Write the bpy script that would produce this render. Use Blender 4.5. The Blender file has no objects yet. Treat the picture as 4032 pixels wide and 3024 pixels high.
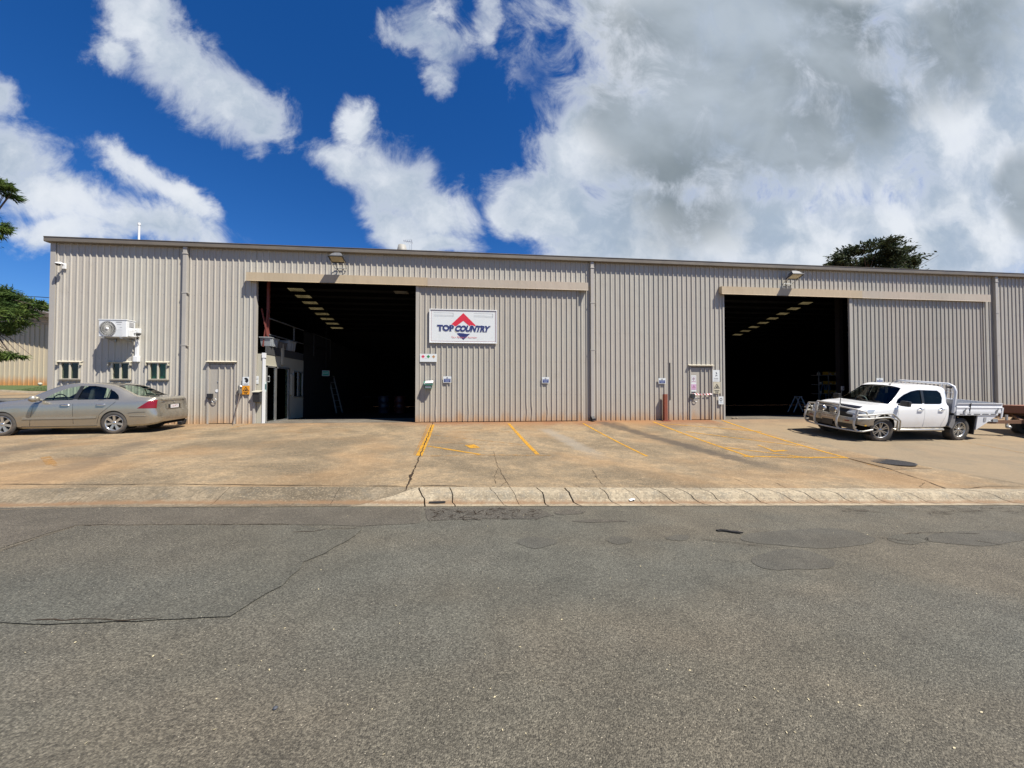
import bpy, bmesh, math, random
from mathutils import Vector, Matrix
S = bpy.context.scene; COL = S.collection
PI = math.pi; R = math.radians
random.seed(7)

# ---------------------------------------------------------------- helpers
def tag(o, label=None, cat=None, group=None, kind=None):
    if label: o['label'] = label
    if cat: o['category'] = cat
    if group: o['group'] = group
    if kind: o['kind'] = kind
    return o

def thing(name, label, cat, loc=(0, 0, 0), rz=0, group=None):
    o = bpy.data.objects.new(name, None); COL.objects.link(o)
    o.empty_display_size = .2
    o.location = loc; o.rotation_euler = (0, 0, rz)
    return tag(o, label, cat, group)

class MB:
    """collects shapes into one mesh"""
    def __init__(s): s.v = []; s.f = []; s.m = []; s.sm = []
    def add(s, vs, fs, mi=0, smooth=False):
        b = len(s.v); s.v += [tuple(v) for v in vs]
        for f in fs:
            s.f.append([b + i for i in f]); s.m.append(mi); s.sm.append(smooth)
        return s
    def box(s, x0, x1, y0, y1, z0, z1, mi=0):
        v = [(x0,y0,z0),(x1,y0,z0),(x1,y1,z0),(x0,y1,z0),(x0,y0,z1),(x1,y0,z1),(x1,y1,z1),(x0,y1,z1)]
        return s.add(v, [(0,3,2,1),(4,5,6,7),(0,1,5,4),(1,2,6,5),(2,3,7,6),(3,0,4,7)], mi)
    def obox(s, c, ax, ay, az, mi=0):
        """oriented box: centre and three half-axis vectors"""
        c = Vector(c); ax = Vector(ax); ay = Vector(ay); az = Vector(az)
        v = [c + i*ax + j*ay + k*az for k in (-1,1) for j in (-1,1) for i in (-1,1)]
        return s.add(v, [(0,2,3,1),(4,5,7,6),(0,1,5,4),(1,3,7,5),(3,2,6,7),(2,0,4,6)], mi)
    def rod(s, p, q, w, h=None, up=(0,0,1), mi=0):
        p = Vector(p); q = Vector(q); d = q - p; h = h or w
        a = d.normalized(); u = Vector(up)
        if abs(a.dot(u)) > .95: u = Vector((0,1,0))
        b = a.cross(u).normalized(); c = b.cross(a)
        return s.obox((p+q)/2, d/2, b*w/2, c*h/2, mi)
    def tube(s, pts, r, n=8, mi=0, closed=False, caps=True):
        pts = [Vector(p) for p in pts]; rs = r if isinstance(r, (list, tuple)) else [r]*len(pts)
        rings = []; prev = None
        N = len(pts)
        for i, p in enumerate(pts):
            if closed: t = (pts[(i+1)%N] - pts[i-1])
            else: t = (pts[min(i+1,N-1)] - pts[max(i-1,0)])
            t.normalize()
            if prev is None:
                u = Vector((0,0,1)) if abs(t.z) < .9 else Vector((1,0,0))
                a = t.cross(u).normalized()
            else:
                a = (prev - t*prev.dot(t)).normalized()
            prev = a; b = t.cross(a)
            rings.append([p + rs[i]*(math.cos(2*PI*k/n)*a + math.sin(2*PI*k/n)*b) for k in range(n)])
        vs = [v for rg in rings for v in rg]; fs = []
        L = N if closed else N-1
        for i in range(L):
            for k in range(n):
                j = (i+1) % N
                fs.append((i*n+k, i*n+(k+1)%n, j*n+(k+1)%n, j*n+k))
        s.add(vs, fs, mi, True)
        if caps and not closed:
            s.add(rings[0], [tuple(range(n))[::-1]], mi); s.add(rings[-1], [tuple(range(n))], mi)
        return s
    def lathe(s, prof, c=(0,0,0), axis='z', n=24, mi=0, smooth=True, closed=False):
        """prof: list of (r, h)"""
        vs = []
        for r, h in prof:
            for k in range(n):
                a = 2*PI*k/n; x, y = r*math.cos(a), r*math.sin(a)
                if axis == 'z': v = (x, y, h)
                elif axis == 'y': v = (x, h, y)
                else: v = (h, x, y)
                vs.append((c[0]+v[0], c[1]+v[1], c[2]+v[2]))
        fs = []
        P = len(prof)
        for i in range(P if closed else P-1):
            j = (i+1) % P
            for k in range(n):
                fs.append((i*n+k, i*n+(k+1)%n, j*n+(k+1)%n, j*n+k))
        return s.add(vs, fs, mi, smooth)
    def prism(s, poly, a0, a1, plane='xz', mi=0):
        """extrude a 2-D polygon; plane xz -> along y, xy -> along z, yz -> along x"""
        def P(p, a):
            return {'xz': (p[0], a, p[1]), 'xy': (p[0], p[1], a), 'yz': (a, p[0], p[1])}[plane]
        n = len(poly); vs = [P(p, a0) for p in poly] + [P(p, a1) for p in poly]
        fs = [tuple(range(n))[::-1], tuple(range(n, 2*n))]
        fs += [(i, (i+1) % n, n+(i+1) % n, n+i) for i in range(n)]
        return s.add(vs, fs, mi)
    def grid(s, rows, mi=0, smooth=False):
        m = len(rows[0]); vs = [v for r in rows for v in r]
        fs = [(i*m+k, i*m+k+1, (i+1)*m+k+1, (i+1)*m+k) for i in range(len(rows)-1) for k in range(m-1)]
        return s.add(vs, fs, mi, smooth)
    def build(s, name, mats, parent=None, fix=False, bevel=0, loc=None, sharp=None):
        me = bpy.data.meshes.new(name)
        me.from_pydata(s.v, [], s.f)
        if not isinstance(mats, (list, tuple)): mats = [mats]
        for m in mats: me.materials.append(m)
        me.polygons.foreach_set('material_index', s.m)
        me.polygons.foreach_set('use_smooth', s.sm)
        me.update()
        if fix:
            bm = bmesh.new(); bm.from_mesh(me)
            bmesh.ops.recalc_face_normals(bm, faces=bm.faces); bm.to_mesh(me); bm.free()
        if bevel:
            bm = bmesh.new(); bm.from_mesh(me)
            bmesh.ops.recalc_face_normals(bm, faces=bm.faces)
            bmesh.ops.bevel(bm, geom=[e for e in bm.edges if len(e.link_faces) == 2 and e.calc_face_angle(0) > .6],
                            offset=bevel, segments=2, affect='EDGES', profile=.6)
            bm.to_mesh(me); bm.free()
        if sharp is not None:
            me.polygons.foreach_set('use_smooth', [True]*len(me.polygons)); me.set_sharp_from_angle(angle=R(sharp))
        o = bpy.data.objects.new(name, me); COL.objects.link(o)
        if loc: o.location = loc
        if parent: o.parent = parent
        return o

def text_mesh(body, size, mat, loc, name, parent, rx=PI/2, rz=0, shear=0, bold=0, ext=.002, sx=1, align='CENTER'):
    cu = bpy.data.curves.new(name, 'FONT'); cu.body = body; cu.size = size; cu.shear = shear
    cu.offset = bold; cu.extrude = ext; cu.align_x = align; cu.align_y = 'CENTER'; cu.resolution_u = 3
    t = bpy.data.objects.new(name + '_curve', cu); COL.objects.link(t)
    dg = bpy.context.evaluated_depsgraph_get(); dg.update()
    me = bpy.data.meshes.new_from_object(t.evaluated_get(dg))
    bpy.data.objects.remove(t); me.materials.clear(); me.materials.append(mat)
    M = Matrix.Rotation(rz, 4, 'Z') @ Matrix.Rotation(rx, 4, 'X') @ Matrix.Diagonal((sx, 1, 1, 1))
    me.transform(Matrix.Translation(loc) @ M)
    o = bpy.data.objects.new(name, me); COL.objects.link(o)
    if parent: o.parent = parent
    return o

def copy_tree(o, parent=None):
    c = o.copy(); COL.objects.link(c)
    if parent: c.parent = parent
    for ch in list(o.children): copy_tree(ch, c)
    return c

# ---------------------------------------------------------------- materials
class NT:
    def __init__(s, m):
        s.nt = m.node_tree; s.n = s.nt.nodes; s.l = s.nt.links
    def new(s, t, **kw):
        nd = s.n.new(t)
        for k, v in kw.items():
            if k.startswith('i_'):
                key = k[2:]
                nd.inputs[int(key) if key.isdigit() else key.replace('_', ' ')].default_value = v
            else: setattr(nd, k, v)
        return nd
    def math(s, op, a, b=None, c=None, clamp=False):
        nd = s.n.new('ShaderNodeMath'); nd.operation = op; nd.use_clamp = clamp
        for i, x in enumerate((a, b, c)):
            if x is None: continue
            if isinstance(x, (int, float)): nd.inputs[i].default_value = x
            else: s.l.new(x, nd.inputs[i])
        return nd.outputs[0]
    def mix(s, f, a, b, mode='MIX'):
        nd = s.n.new('ShaderNodeMix'); nd.data_type = 'RGBA'; nd.blend_type = mode
        for i, x in ((0, f), (6, a), (7, b)):
            if isinstance(x, (int, float)): nd.inputs[i].default_value = x
            elif isinstance(x, (tuple, list)): nd.inputs[i].default_value = (*x[:3], 1)
            else: s.l.new(x, nd.inputs[i])
        return nd.outputs[2]
    def sstep(s, x, a, b, lo=0., hi=1.):
        nd = s.n.new('ShaderNodeMapRange'); nd.interpolation_type = 'SMOOTHSTEP'
        s.l.new(x, nd.inputs[0]); nd.inputs[1].default_value = a; nd.inputs[2].default_value = b
        nd.inputs[3].default_value = lo; nd.inputs[4].default_value = hi
        return nd.outputs[0]
    def noise(s, vec, scale, detail=3, rough=.5, dist=0):
        nd = s.n.new('ShaderNodeTexNoise'); nd.inputs['Scale'].default_value = scale
        nd.inputs['Detail'].default_value = detail; nd.inputs['Roughness'].default_value = rough
        nd.inputs['Distortion'].default_value = dist
        if vec is not None: s.l.new(vec, nd.inputs['Vector'])
        return nd.outputs[0]
    def scaled(s, vec, sc):
        nd = s.n.new('ShaderNodeVectorMath'); nd.operation = 'MULTIPLY'
        s.l.new(vec, nd.inputs[0]); nd.inputs[1].default_value = sc
        return nd.outputs[0]

def new_mat(name):
    m = bpy.data.materials.new(name); m.use_nodes = True
    t = NT(m); b = t.n['Principled BSDF']
    return m, t, b

def pm(name, col, rough=.5, metal=0, var=.12, scale=6, bump=0, bscale=60, coat=0, dirt=None, dscale=2, dlo=.55, dhi=.75, spec=None):
    """procedural paint / metal / plastic with slight tonal variation, optional dirt"""
    m, t, b = new_mat(name)
    tc = t.new('ShaderNodeTexCoord').outputs['Object']
    n = t.noise(tc, scale, 4, .6)
    c = t.mix(n, [x*(1-var) for x in col], [min(1, x*(1+var)) for x in col])
    if dirt:
        d = t.sstep(t.noise(tc, dscale, 5, .65), dlo, dhi)
        c = t.mix(d, c, dirt)
    t.l.new(c, b.inputs['Base Color'])
    t.l.new(t.sstep(n, .2, .8, max(0, rough*.85), min(1, rough*1.15)), b.inputs['Roughness'])
    b.inputs['Metallic'].default_value = metal
    b.inputs['Coat Weight'].default_value = coat
    if coat: b.inputs['Coat Roughness'].default_value = .04
    if spec is not None: b.inputs['Specular IOR Level'].default_value = spec
    if bump:
        bp = t.new('ShaderNodeBump', i_Strength=bump, i_Distance=.01)
        t.l.new(t.noise(tc, bscale, 3), bp.inputs['Height']); t.l.new(bp.outputs[0], b.inputs['Normal'])
    return m

def glass_mat(name, tint, refl=.08, rough=.02, k=1.0):
    m, t, b = new_mat(name)
    t.n.remove(b); out = t.n['Material Output']
    tr = t.new('ShaderNodeBsdfTransparent'); tr.inputs[0].default_value = (*tint, 1)
    gl = t.new('ShaderNodeBsdfGlossy'); gl.inputs['Roughness'].default_value = rough
    fr = t.new('ShaderNodeFresnel', i_IOR=1.5)
    nz = t.noise(t.new('ShaderNodeTexCoord').outputs['Object'], 3, 2)
    geo = t.new('ShaderNodeNewGeometry')
    f = t.math('ADD', t.math('MULTIPLY', fr.outputs[0], t.math('SUBTRACT', .80, geo.outputs['Backfacing'])), t.math('MULTIPLY', nz, refl), clamp=True)
    f = t.math('MAXIMUM', f, 0)
    f = t.math('MULTIPLY', f, t.math('SUBTRACT', 1, t.math('MULTIPLY', geo.outputs['Backfacing'], .9)))
    f = t.math('MULTIPLY', f, k)
    mx = t.new('ShaderNodeMixShader'); t.l.new(f, mx.inputs[0])
    t.l.new(tr.outputs[0], mx.inputs[1]); t.l.new(gl.outputs[0], mx.inputs[2])
    t.l.new(mx.outputs[0], out.inputs[0])
    return m

# ---------------------------------------------------------------- camera model and terrain
F = 1455.; H = 1.16; YAW = R(5.86); PT = R(1.1); CX, CY = -1.45, -14.126
def ray(px, py):
    a = (px-2016)/F; b = (1512-py)/F; c, s = math.cos(PT), math.sin(PT)
    f = -b*s + c; u = b*c + s
    return f*math.sin(YAW) + a*math.cos(YAW), f*math.cos(YAW) - a*math.sin(YAW), u
def W(px, py, y=0.):
    """point of the vertical plane y = const seen at photo pixel"""
    r = ray(px, py); t = (y-CY)/r[1]; return CX+r[0]*t, H+r[2]*t
def XP(px, py, x):
    r = ray(px, py); t = (x-CX)/r[0]; return CY+r[1]*t, H+r[2]*t
def ss(x, a, b):
    t = min(1, max(0, (x-a)/(b-a))); return t*t*(3-2*t)
def zr(x):
    """road level along the kerb: the street falls to the right"""
    xx = x if x > -6 else -6 + (x+6)*.15
    if xx > 30: xx = 30 + (xx-30)*.2
    return -.48 - .0295*xx
def yard(x, y):
    t = min(1, max(0, -y/8.45)); e = 1.6 + .8*ss(-x, 6, 11)
    g = (zr(x)+.13)*(1-(1-t)**e)
    return g
PROF = [(-1, 0), (2, .0), (6, .33), (10, .55), (15, .66), (21, 1.16), (24, 1.63), (40, 1.9), (400, 2.2)]
def rise(y):
    for (a, za), (b, zb) in zip(PROF, PROF[1:]):
        if y <= b: return za + (zb-za)*max(0, (y-a)/(b-a))
    return PROF[-1][1]
def T(x, y):
    if y > 0: return rise(y)*ss(-x, 15.85, 17.5) + (0 if x > -15.9 else 0)
    if y > -8.45: return yard(x, y)
    if y > -8.96: return zr(x) + .13*(y+8.96)/.51
    return zr(x)
def G(px, py, f=None, dz=0):
    f = f or T; z = -.2; r = ray(px, py)
    for i in range(50):
        t = (z-H)/r[2]; x = CX+r[0]*t; y = CY+r[1]*t; z = .5*z + .5*f(x, y)
    return x, y
def road(x, y): return zr(x)

cam = bpy.data.cameras.new('camera'); co = bpy.data.objects.new('camera', cam); COL.objects.link(co)
cam.sensor_width = 36; cam.lens = 36*F/4032; cam.clip_start = .05; cam.clip_end = 3000
co.location = (CX, CY, H); co.rotation_euler = (PI/2 + PT, 0, -YAW)
S.camera = co
S.view_settings.view_transform = 'Standard'; S.view_settings.look = 'None'
S.view_settings.exposure = .95; S.view_settings.gamma = 1
try:
    S.cycles.max_bounces = 8; S.cycles.transparent_max_bounces = 12
except Exception: pass

# ---------------------------------------------------------------- sun and sky
sd = Vector((1.27, -1.0, 2.6)).normalized()     # direction towards the sun
sun = bpy.data.lights.new('sun', 'SUN'); sun.energy = 5.0; sun.angle = R(.5); sun.color = (1, .95, .87)
so = bpy.data.objects.new('sun', sun); COL.objects.link(so)
so.rotation_euler = sd.to_track_quat('Z', 'Y').to_euler(); so.location = (20, -20, 40)
elev = math.asin(sd.z); az = math.atan2(sd.x, sd.y)

wd = bpy.data.worlds.new('World'); S.world = wd; wd.use_nodes = True
t = NT(wd); bg = t.n['Background']
tc = t.new('ShaderNodeTexCoord').outputs['Generated']
sky = t.new('ShaderNodeTexSky', sky_type='NISHITA', sun_disc=False, sun_elevation=elev, sun_rotation=az, altitude=600, air_density=1.0, dust_density=.3, ozone_density=2.2)
hs = t.new('ShaderNodeHueSaturation', i_Saturation=1.36, i_Value=.86); t.l.new(sky.outputs[0], hs.inputs['Color'])
skycol = t.mix(1, hs.outputs[0], (.72, .90, 1.22), 'MULTIPLY')
sep = t.new('ShaderNodeSeparateXYZ'); t.l.new(tc, sep.inputs[0])
ya = t.math('MAXIMUM', sep.outputs[1], .06)
uu = t.math('DIVIDE', sep.outputs[0], ya); vv = t.math('DIVIDE', sep.outputs[2], ya)
cmb = t.new('ShaderNodeCombineXYZ'); t.l.new(uu, cmb.inputs[0]); t.l.new(vv, cmb.inputs[1]); uv = cmb.outputs[0]
# warp so that cloud outlines are ragged
def warp(scale, amp, detail=4):
    nz = t.n.new('ShaderNodeTexNoise'); nz.inputs['Scale'].default_value = scale; nz.inputs['Detail'].default_value = detail
    nz.inputs['Roughness'].default_value = .6
    t.l.new(uv, nz.inputs['Vector'])
    a = t.new('ShaderNodeVectorMath', operation='SUBTRACT'); t.l.new(nz.outputs['Color'], a.inputs[0]); a.inputs[1].default_value = (.5, .5, .5)
    b = t.new('ShaderNodeVectorMath', operation='SCALE'); t.l.new(a.outputs[0], b.inputs[0]); b.inputs['Scale'].default_value = amp
    c = t.new('ShaderNodeVectorMath', operation='ADD'); t.l.new(uv, c.inputs[0]); t.l.new(b.outputs[0], c.inputs[1])
    return c.outputs[0]
wv = warp(3.0, .20, 6); wv2 = warp(1.3, .35, 3)
def blob(px, py, rx, ry, ang=0, vec=None):
    """soft ellipse in the sky; ang = tilt, down to the right positive in the photograph"""
    r = ray(px, py); u, v = r[0]/r[1], r[2]/r[1]
    k = 1/(r[1]*F)
    mp = t.new('ShaderNodeMapping', vector_type='TEXTURE')
    mp.inputs['Location'].default_value = (u, v, 0); mp.inputs['Rotation'].default_value = (0, 0, -R(ang))
    mp.inputs['Scale'].default_value = (rx*k, ry*k, 1)
    t.l.new(vec or wv, mp.inputs['Vector'])
    ln = t.new('ShaderNodeVectorMath', operation='LENGTH'); t.l.new(mp.outputs[0], ln.inputs[0])
    return t.math('SUBTRACT', 1, ln.outputs['Value'])
def union(lst, lo=-1.5):
    x = lo
    for b in lst: x = t.math('SMOOTH_MAX', x, b, .25) if x != lo else b
    return x
P_ = [(560,70,170,160,0),(680,210,300,170,35),(900,390,290,170,30),(1010,490,150,125,0),(440,170,110,90,30),
      (20,600,270,180,25),(-30,360,120,120,40),(240,760,350,120,25),(570,700,210,100,35),(740,800,190,65,30),(600,900,350,120,10),(250,900,270,100,0),
      (1405,480,90,130,10),(1360,640,170,120,20),(1570,740,260,170,35),(1730,850,190,170,20),(1580,910,210,120,20),(1700,980,220,70,0),
      (1650,60,160,140,0),(1770,180,130,160,20),(1740,320,80,110,0),(1920,90,70,150,10)]
E_ = [(2950,60,950,420,0),(3100,420,1000,520,0),(2560,520,450,300,0),(2320,600,250,200,0),(2160,800,250,180,0),(2600,900,560,300,0),(2060,860,150,80,30),
      (4000,300,900,700,0),(3400,960,1000,190,0),(3950,780,520,330,0),(3650,980,700,240,0),(3060,930,420,230,0),(2400,990,260,110,0)]
holes = [(2110,300,60,110,15)]
den = union([blob(*p) for p in P_])
denE = t.math('ADD', t.math('MINIMUM', t.math('MULTIPLY', union([blob(*p) for p in E_]), 1.6), .9), .05)
den = t.math('MAXIMUM', den, denE)
hol = union([blob(*p) for p in holes])
n1 = t.noise(uv, 6.5, 12, .66, .5); n2 = t.noise(uv, 1.8, 5, .55)
d2 = t.math('ADD', den, t.math('MULTIPLY', t.math('SUBTRACT', n1, .5), 1.9))
cov = t.sstep(d2, -.10, .62)
# behind the camera, unseen: cloud kept sparse to cut fill on the wall
nb = t.noise(tc, 2.2, 8, .6); covb = t.sstep(nb, .58, .74)
front = t.sstep(sep.outputs[1], .06, .2)
low = t.sstep(sep.outputs[2], -.02, .02)
cov = t.math('ADD', t.math('MULTIPLY', cov, front), t.math('MULTIPLY', covb, t.math('SUBTRACT', 1, front)))
cov = t.math('MULTIPLY', cov, low)
hs_ = t.sstep(t.math('ADD', hol, t.math('MULTIPLY', t.math('SUBTRACT', n1, .5), 3.2)), -.15, .85, 0, .72)
cov = t.math('MULTIPLY', cov, t.math('SUBTRACT', 1, hs_))
wisp = t.math('MULTIPLY', t.sstep(blob(1760, 130, 330, 420, 0, uv), 0, .4), t.sstep(n1, .35, .62, .65, .15))
cov = t.math('MULTIPLY', cov, t.math('SUBTRACT', 1, wisp))
cov = t.math('MULTIPLY', cov, t.sstep(d2, .1, 1.2, .86, 1))
grey = union([blob(2900,260,900,430,0,wv2), blob(2550,380,480,330,20,wv2), blob(2700,650,420,380,0,wv2), blob(3250,520,700,220,-28,wv2), blob(4020,760,130,200,0,wv2), blob(3800,150,420,260,-20,wv2), blob(3300,100,600,200,0,wv2), blob(2250,120,260,260,0,wv2)])
n4 = t.noise(t.scaled(wv2, (1, 1.5, 1)), 1.9, 5, .5)
gf = t.sstep(t.math('ADD', grey, t.math('MULTIPLY', t.math('SUBTRACT', n4, .5), 1.1)), -.15, .5)
n3 = t.noise(wv, 3.2, 8, .58)
edge_ = t.sstep(d2, .25, .95, .75, 0)
white = t.mix(t.math('MAXIMUM', t.sstep(n3, .34, .62), edge_), (.46, .56, .69), (.90, .95, 1.02))
greyc = t.mix(t.sstep(n4, .30, .70), (.245, .30, .34), (.54, .62, .71))
thin = t.sstep(d2, .1, 1.1)
cc = t.mix(t.math('MULTIPLY', t.math('MULTIPLY', gf, .95), t.sstep(d2, .30, 1.0)), white, greyc)
cc = t.mix(1, cc, (7.6, 7.6, 7.6), 'MULTIPLY')     # radiance is scaled with the background strength below
fin = t.mix(cov, skycol, cc)
t.l.new(fin, bg.inputs[0]); bg.inputs[1].default_value = .06
# ---------------------------------------------------------------- ground materials
def concrete_mat(name, base, dark, orange, kind='yard'):
    m, t, b = new_mat(name)
    tc = t.new('ShaderNodeTexCoord').outputs['Object']
    st = t.scaled(tc, (1, 1.0, 1))
    big = t.noise(st, .55, 6, .65, .5); med = t.noise(st, 3.2, 9, .74, .3); fine = t.noise(st, 17, 6, .78)
    c = t.mix(t.sstep(med, .40, .60), dark, base)
    c = t.mix(t.sstep(big, .42, .62), c, [x*.62 for x in dark])
    c = t.mix(t.math('MULTIPLY', t.sstep(fine, .47, .60), .72), c, [x*.48 for x in base])
    c = t.mix(t.math('MULTIPLY', t.sstep(t.noise(st, 5.5, 7, .78), .50, .64), .62), c, (base[0]*.56, base[1]*.62, base[2]*.72))
    c = t.mix(t.math('MULTIPLY', t.sstep(t.noise(t.scaled(st, (1, 3.2, 1)), 3.6, 9, .82), .50, .62), .55), c, (base[0]*.60, base[1]*.62, base[2]*.64))
    c = t.mix(t.math('MULTIPLY', t.sstep(t.noise(t.scaled(st, (1, 2.6, 1)), 6.0, 8, .8), .54, .64), .45), c, [min(1, x*1.32) for x in base])
    c = t.mix(t.math('MULTIPLY', t.sstep(t.noise(st, 40, 3, .6), .52, .66), .45), c, [min(1, x*1.5) for x in base])
    if kind == 'yard':
        sp = t.new('ShaderNodeSeparateXYZ'); t.l.new(tc, sp.inputs[0])
        # red soil washed along the wall, wandering edge
        ed = t.math('ADD', sp.outputs[1], t.math('MULTIPLY', t.noise(t.scaled(tc, (1, .5, 1)), 1.1, 5, .6), 1.6))
        w = t.sstep(ed, -.7, .75)
        near = t.sstep(sp.outputs[1], .0, .6, 1, .0)
        w = t.math('MULTIPLY', t.math('MULTIPLY', w, near), t.sstep(sp.outputs[0], -4.6, -2.5, .25, .95))
        c = t.mix(w, c, orange)
        o2 = t.sstep(t.noise(tc, .33, 4, .6), .45, .68)
        c = t.mix(t.math('MULTIPLY', o2, .45), c, [x*y for x, y in zip(base, (1.0, .80, .60))])
        # tyre path of dark rubber and oil going through the third bay, pale spill beside it
        def band(x0, y0, x1, y1, wd, col, k, c):
            dx, dy = x1-x0, y1-y0; L = math.hypot(dx, dy); nx, ny = -dy/L, dx/L
            d = t.math('ADD', t.math('MULTIPLY', sp.outputs[0], nx), t.math('ADD', t.math('MULTIPLY', sp.outputs[1], ny), -(x0*nx+y0*ny)))
            d = t.math('ADD', t.math('ABSOLUTE', d), t.math('MULTIPLY', t.math('SUBTRACT', med, .5), wd*1.7))
            s_ = t.math('ADD', t.math('MULTIPLY', sp.outputs[0], dx/L), t.math('ADD', t.math('MULTIPLY', sp.outputs[1], dy/L), -(x0*dx+y0*dy)/L))
            f = t.math('MULTIPLY', t.sstep(d, wd*.25, wd, k, 0), t.math('MULTIPLY', t.sstep(s_, -.1, .5), t.sstep(s_, L-2, L, 1, 0)))
            return t.mix(f, c, col)
        c = band(3.35, -.1, 5.0, -7.6, .42, (.055, .044, .034), .75, c)
        c = band(.9, -1.6, 1.5, -6.6, .35, (.22, .20, .165), .5, c)
        c = band(3.9, -.1, 3.9, -3.2, .28, (.05, .04, .03), .45, c)
        c = band(-9.9, -3.5, -7.6, -8.6, .40, (.08, .063, .047), .40, c)
        c = band(-12.2, -3.5, -9.6, -8.6, .40, (.08, .063, .047), .35, c)
        # older greyer slab on the right of the joint
        j = t.math('ADD', sp.outputs[0], t.math('MULTIPLY', sp.outputs[1], .12))
        gk = t.sstep(j, 8.02, 8.08)
        c = t.mix(t.math('MULTIPLY', gk, .65), c, t.mix(t.sstep(big, .4, .6), (.150, .124, .086), (.225, .172, .108)))
    if kind == 'kerb':
        sp = t.new('ShaderNodeSeparateXYZ'); t.l.new(tc, sp.inputs[0])
        # silt line where the water runs
        d = t.math('ABSOLUTE', t.math('ADD', sp.outputs[1], 8.78))
        c = t.mix(t.math('MULTIPLY', t.sstep(t.math('ADD', d, t.math('MULTIPLY', t.math('SUBTRACT', med, .5), .14)), .0, .075, 1, 0), .8), c, (.17, .10, .052))
    t.l.new(c, b.inputs['Base Color']); b.inputs['Roughness'].default_value = .88
    b.inputs['Specular IOR Level'].default_value = .25
    bp = t.new('ShaderNodeBump', i_Strength=.55, i_Distance=.012)
    t.l.new(t.math('ADD', fine, med), bp.inputs['Height']); t.l.new(bp.outputs[0], b.inputs['Normal'])
    return m
M_yard = concrete_mat('yard_concrete', (.262, .192, .112), (.160, .127, .083), (.175, .082, .038))
M_kerb = concrete_mat('kerb_concrete', (.315, .262, .180), (.262, .212, .142), None, 'kerb')
M_lay = concrete_mat('crossover_concrete', (.195, .155, .102), (.130, .105, .070), None, 'kerb')
M_slab = concrete_mat('lit_floor_concrete', (0.162, 0.141, 0.111), (0.120, 0.102, 0.078), None, 'x')  # lighter floor tone for the strip inside the doors that the sun reaches
M_pit = concrete_mat('pit_concrete', (0.228, 0.162, 0.090), (0.174, 0.120, 0.069), None, 'x')

def asphalt_mat(name, a, b_, blue, stone=100, amp=.9, edge=False):
    m, t, b = new_mat(name)
    tc = t.new('ShaderNodeTexCoord').outputs['Object']
    vo = t.new('ShaderNodeTexVoronoi', i_Scale=float(stone)); t.l.new(tc, vo.inputs['Vector'])
    vs = t.new('ShaderNodeSeparateColor'); t.l.new(vo.outputs['Color'], vs.inputs[0])
    fine = t.noise(tc, stone*.55, 5, .75)
    big = t.noise(tc, .35, 5, .6, .6); med = t.noise(tc, 2.2, 5, .65)
    c = t.mix(t.sstep(big, .40, .62), a, b_)
    c = t.mix(t.math('MULTIPLY', t.sstep(t.noise(t.scaled(tc, (.6, 1.4, 1)), .22, 4, .6), .44, .62), .8), c, blue)
    lum = t.math('ADD', 1.0-.525*amp, t.math('MULTIPLY', t.math('POWER', vs.outputs[0], 1.3), 1.15*amp))
    lum = t.math('MULTIPLY', lum, t.sstep(fine, .30, .68, .55, 1.42))
    lum = t.math('MULTIPLY', lum, t.sstep(med, .25, .75, .84, 1.13))
    g = t.new('ShaderNodeCombineColor')
    for i in range(3): t.l.new(lum, g.inputs[i])
    c = t.mix(1, c, g.outputs[0], 'MULTIPLY')
    # scattered pale and tan chips
    chip = t.math('MULTIPLY', t.math('GREATER_THAN', vs.outputs[1], .992), t.sstep(vo.outputs['Distance'], .3, .45, 1, 0))
    c = t.mix(t.math('MULTIPLY', chip, .8), c, (.45, .40, .30))
    t.l.new(c, b.inputs['Base Color']); b.inputs['Roughness'].default_value = .82
    b.inputs['Specular IOR Level'].default_value = .3
    bp = t.new('ShaderNodeBump', i_Strength=.75, i_Distance=.008)
    t.l.new(t.math('ADD', t.math('MULTIPLY', vo.outputs['Distance'], -1.3), fine), bp.inputs['Height'])
    t.l.new(bp.outputs[0], b.inputs['Normal'])
    return m
M_road = asphalt_mat('road_asphalt', (.101, .088, .064), (.090, .082, .062), (.083, .082, .067), 130, .72)
M_patch = asphalt_mat('patch_asphalt', (.086, .078, .059), (.081, .076, .059), (.077, .077, .063), 125, .66)
M_patch2 = asphalt_mat('fine_patch_asphalt', (.084, .076, .059), (.079, .073, .058), (.075, .073, .061), 170, .45)
M_patch3 = asphalt_mat('dark_patch_asphalt', (.066, .058, .046), (.074, .065, .050), (.064, .060, .050), 100, .8)
M_edgestrip = asphalt_mat('edge_asphalt', (.089, .077, .058), (.083, .073, .056), (.081, .074, .059), 130, .5)

def paint_line_mat():
    m, t, b = new_mat('worn_yellow_paint')
    tc = t.new('ShaderNodeTexCoord').outputs['Object']
    n = t.noise(tc, 5, 7, .75); n2 = t.noise(tc, 34, 3, .7)
    c = t.mix(n2, (.50, .27, .02), (.38, .18, .02)); t.l.new(c, b.inputs['Base Color'])
    b.inputs['Roughness'].default_value = .7
    b.inputs['Specular IOR Level'].default_value = .2
    a = t.math('MULTIPLY', t.sstep(n, .34, .54, .25, .95), t.sstep(n2, .30, .56, .45, 1)); a = t.math('MINIMUM', t.math('ADD', a, .0), 1)
    t.l.new(a, b.inputs['Alpha'])
    return m
M_line = paint_line_mat()
def faint_mat():
    m, t, b = new_mat('faded_yellow_paint')
    tc = t.new('ShaderNodeTexCoord').outputs['Object']
    n = t.noise(tc, 7, 7, .75)
    c = t.mix(n, (.42, .21, .035), (.33, .16, .04)); t.l.new(c, b.inputs['Base Color']); b.inputs['Roughness'].default_value = .75
    t.l.new(t.sstep(n, .38, .62, 0, .60), b.inputs['Alpha'])
    return m
M_faint = faint_mat()
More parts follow.
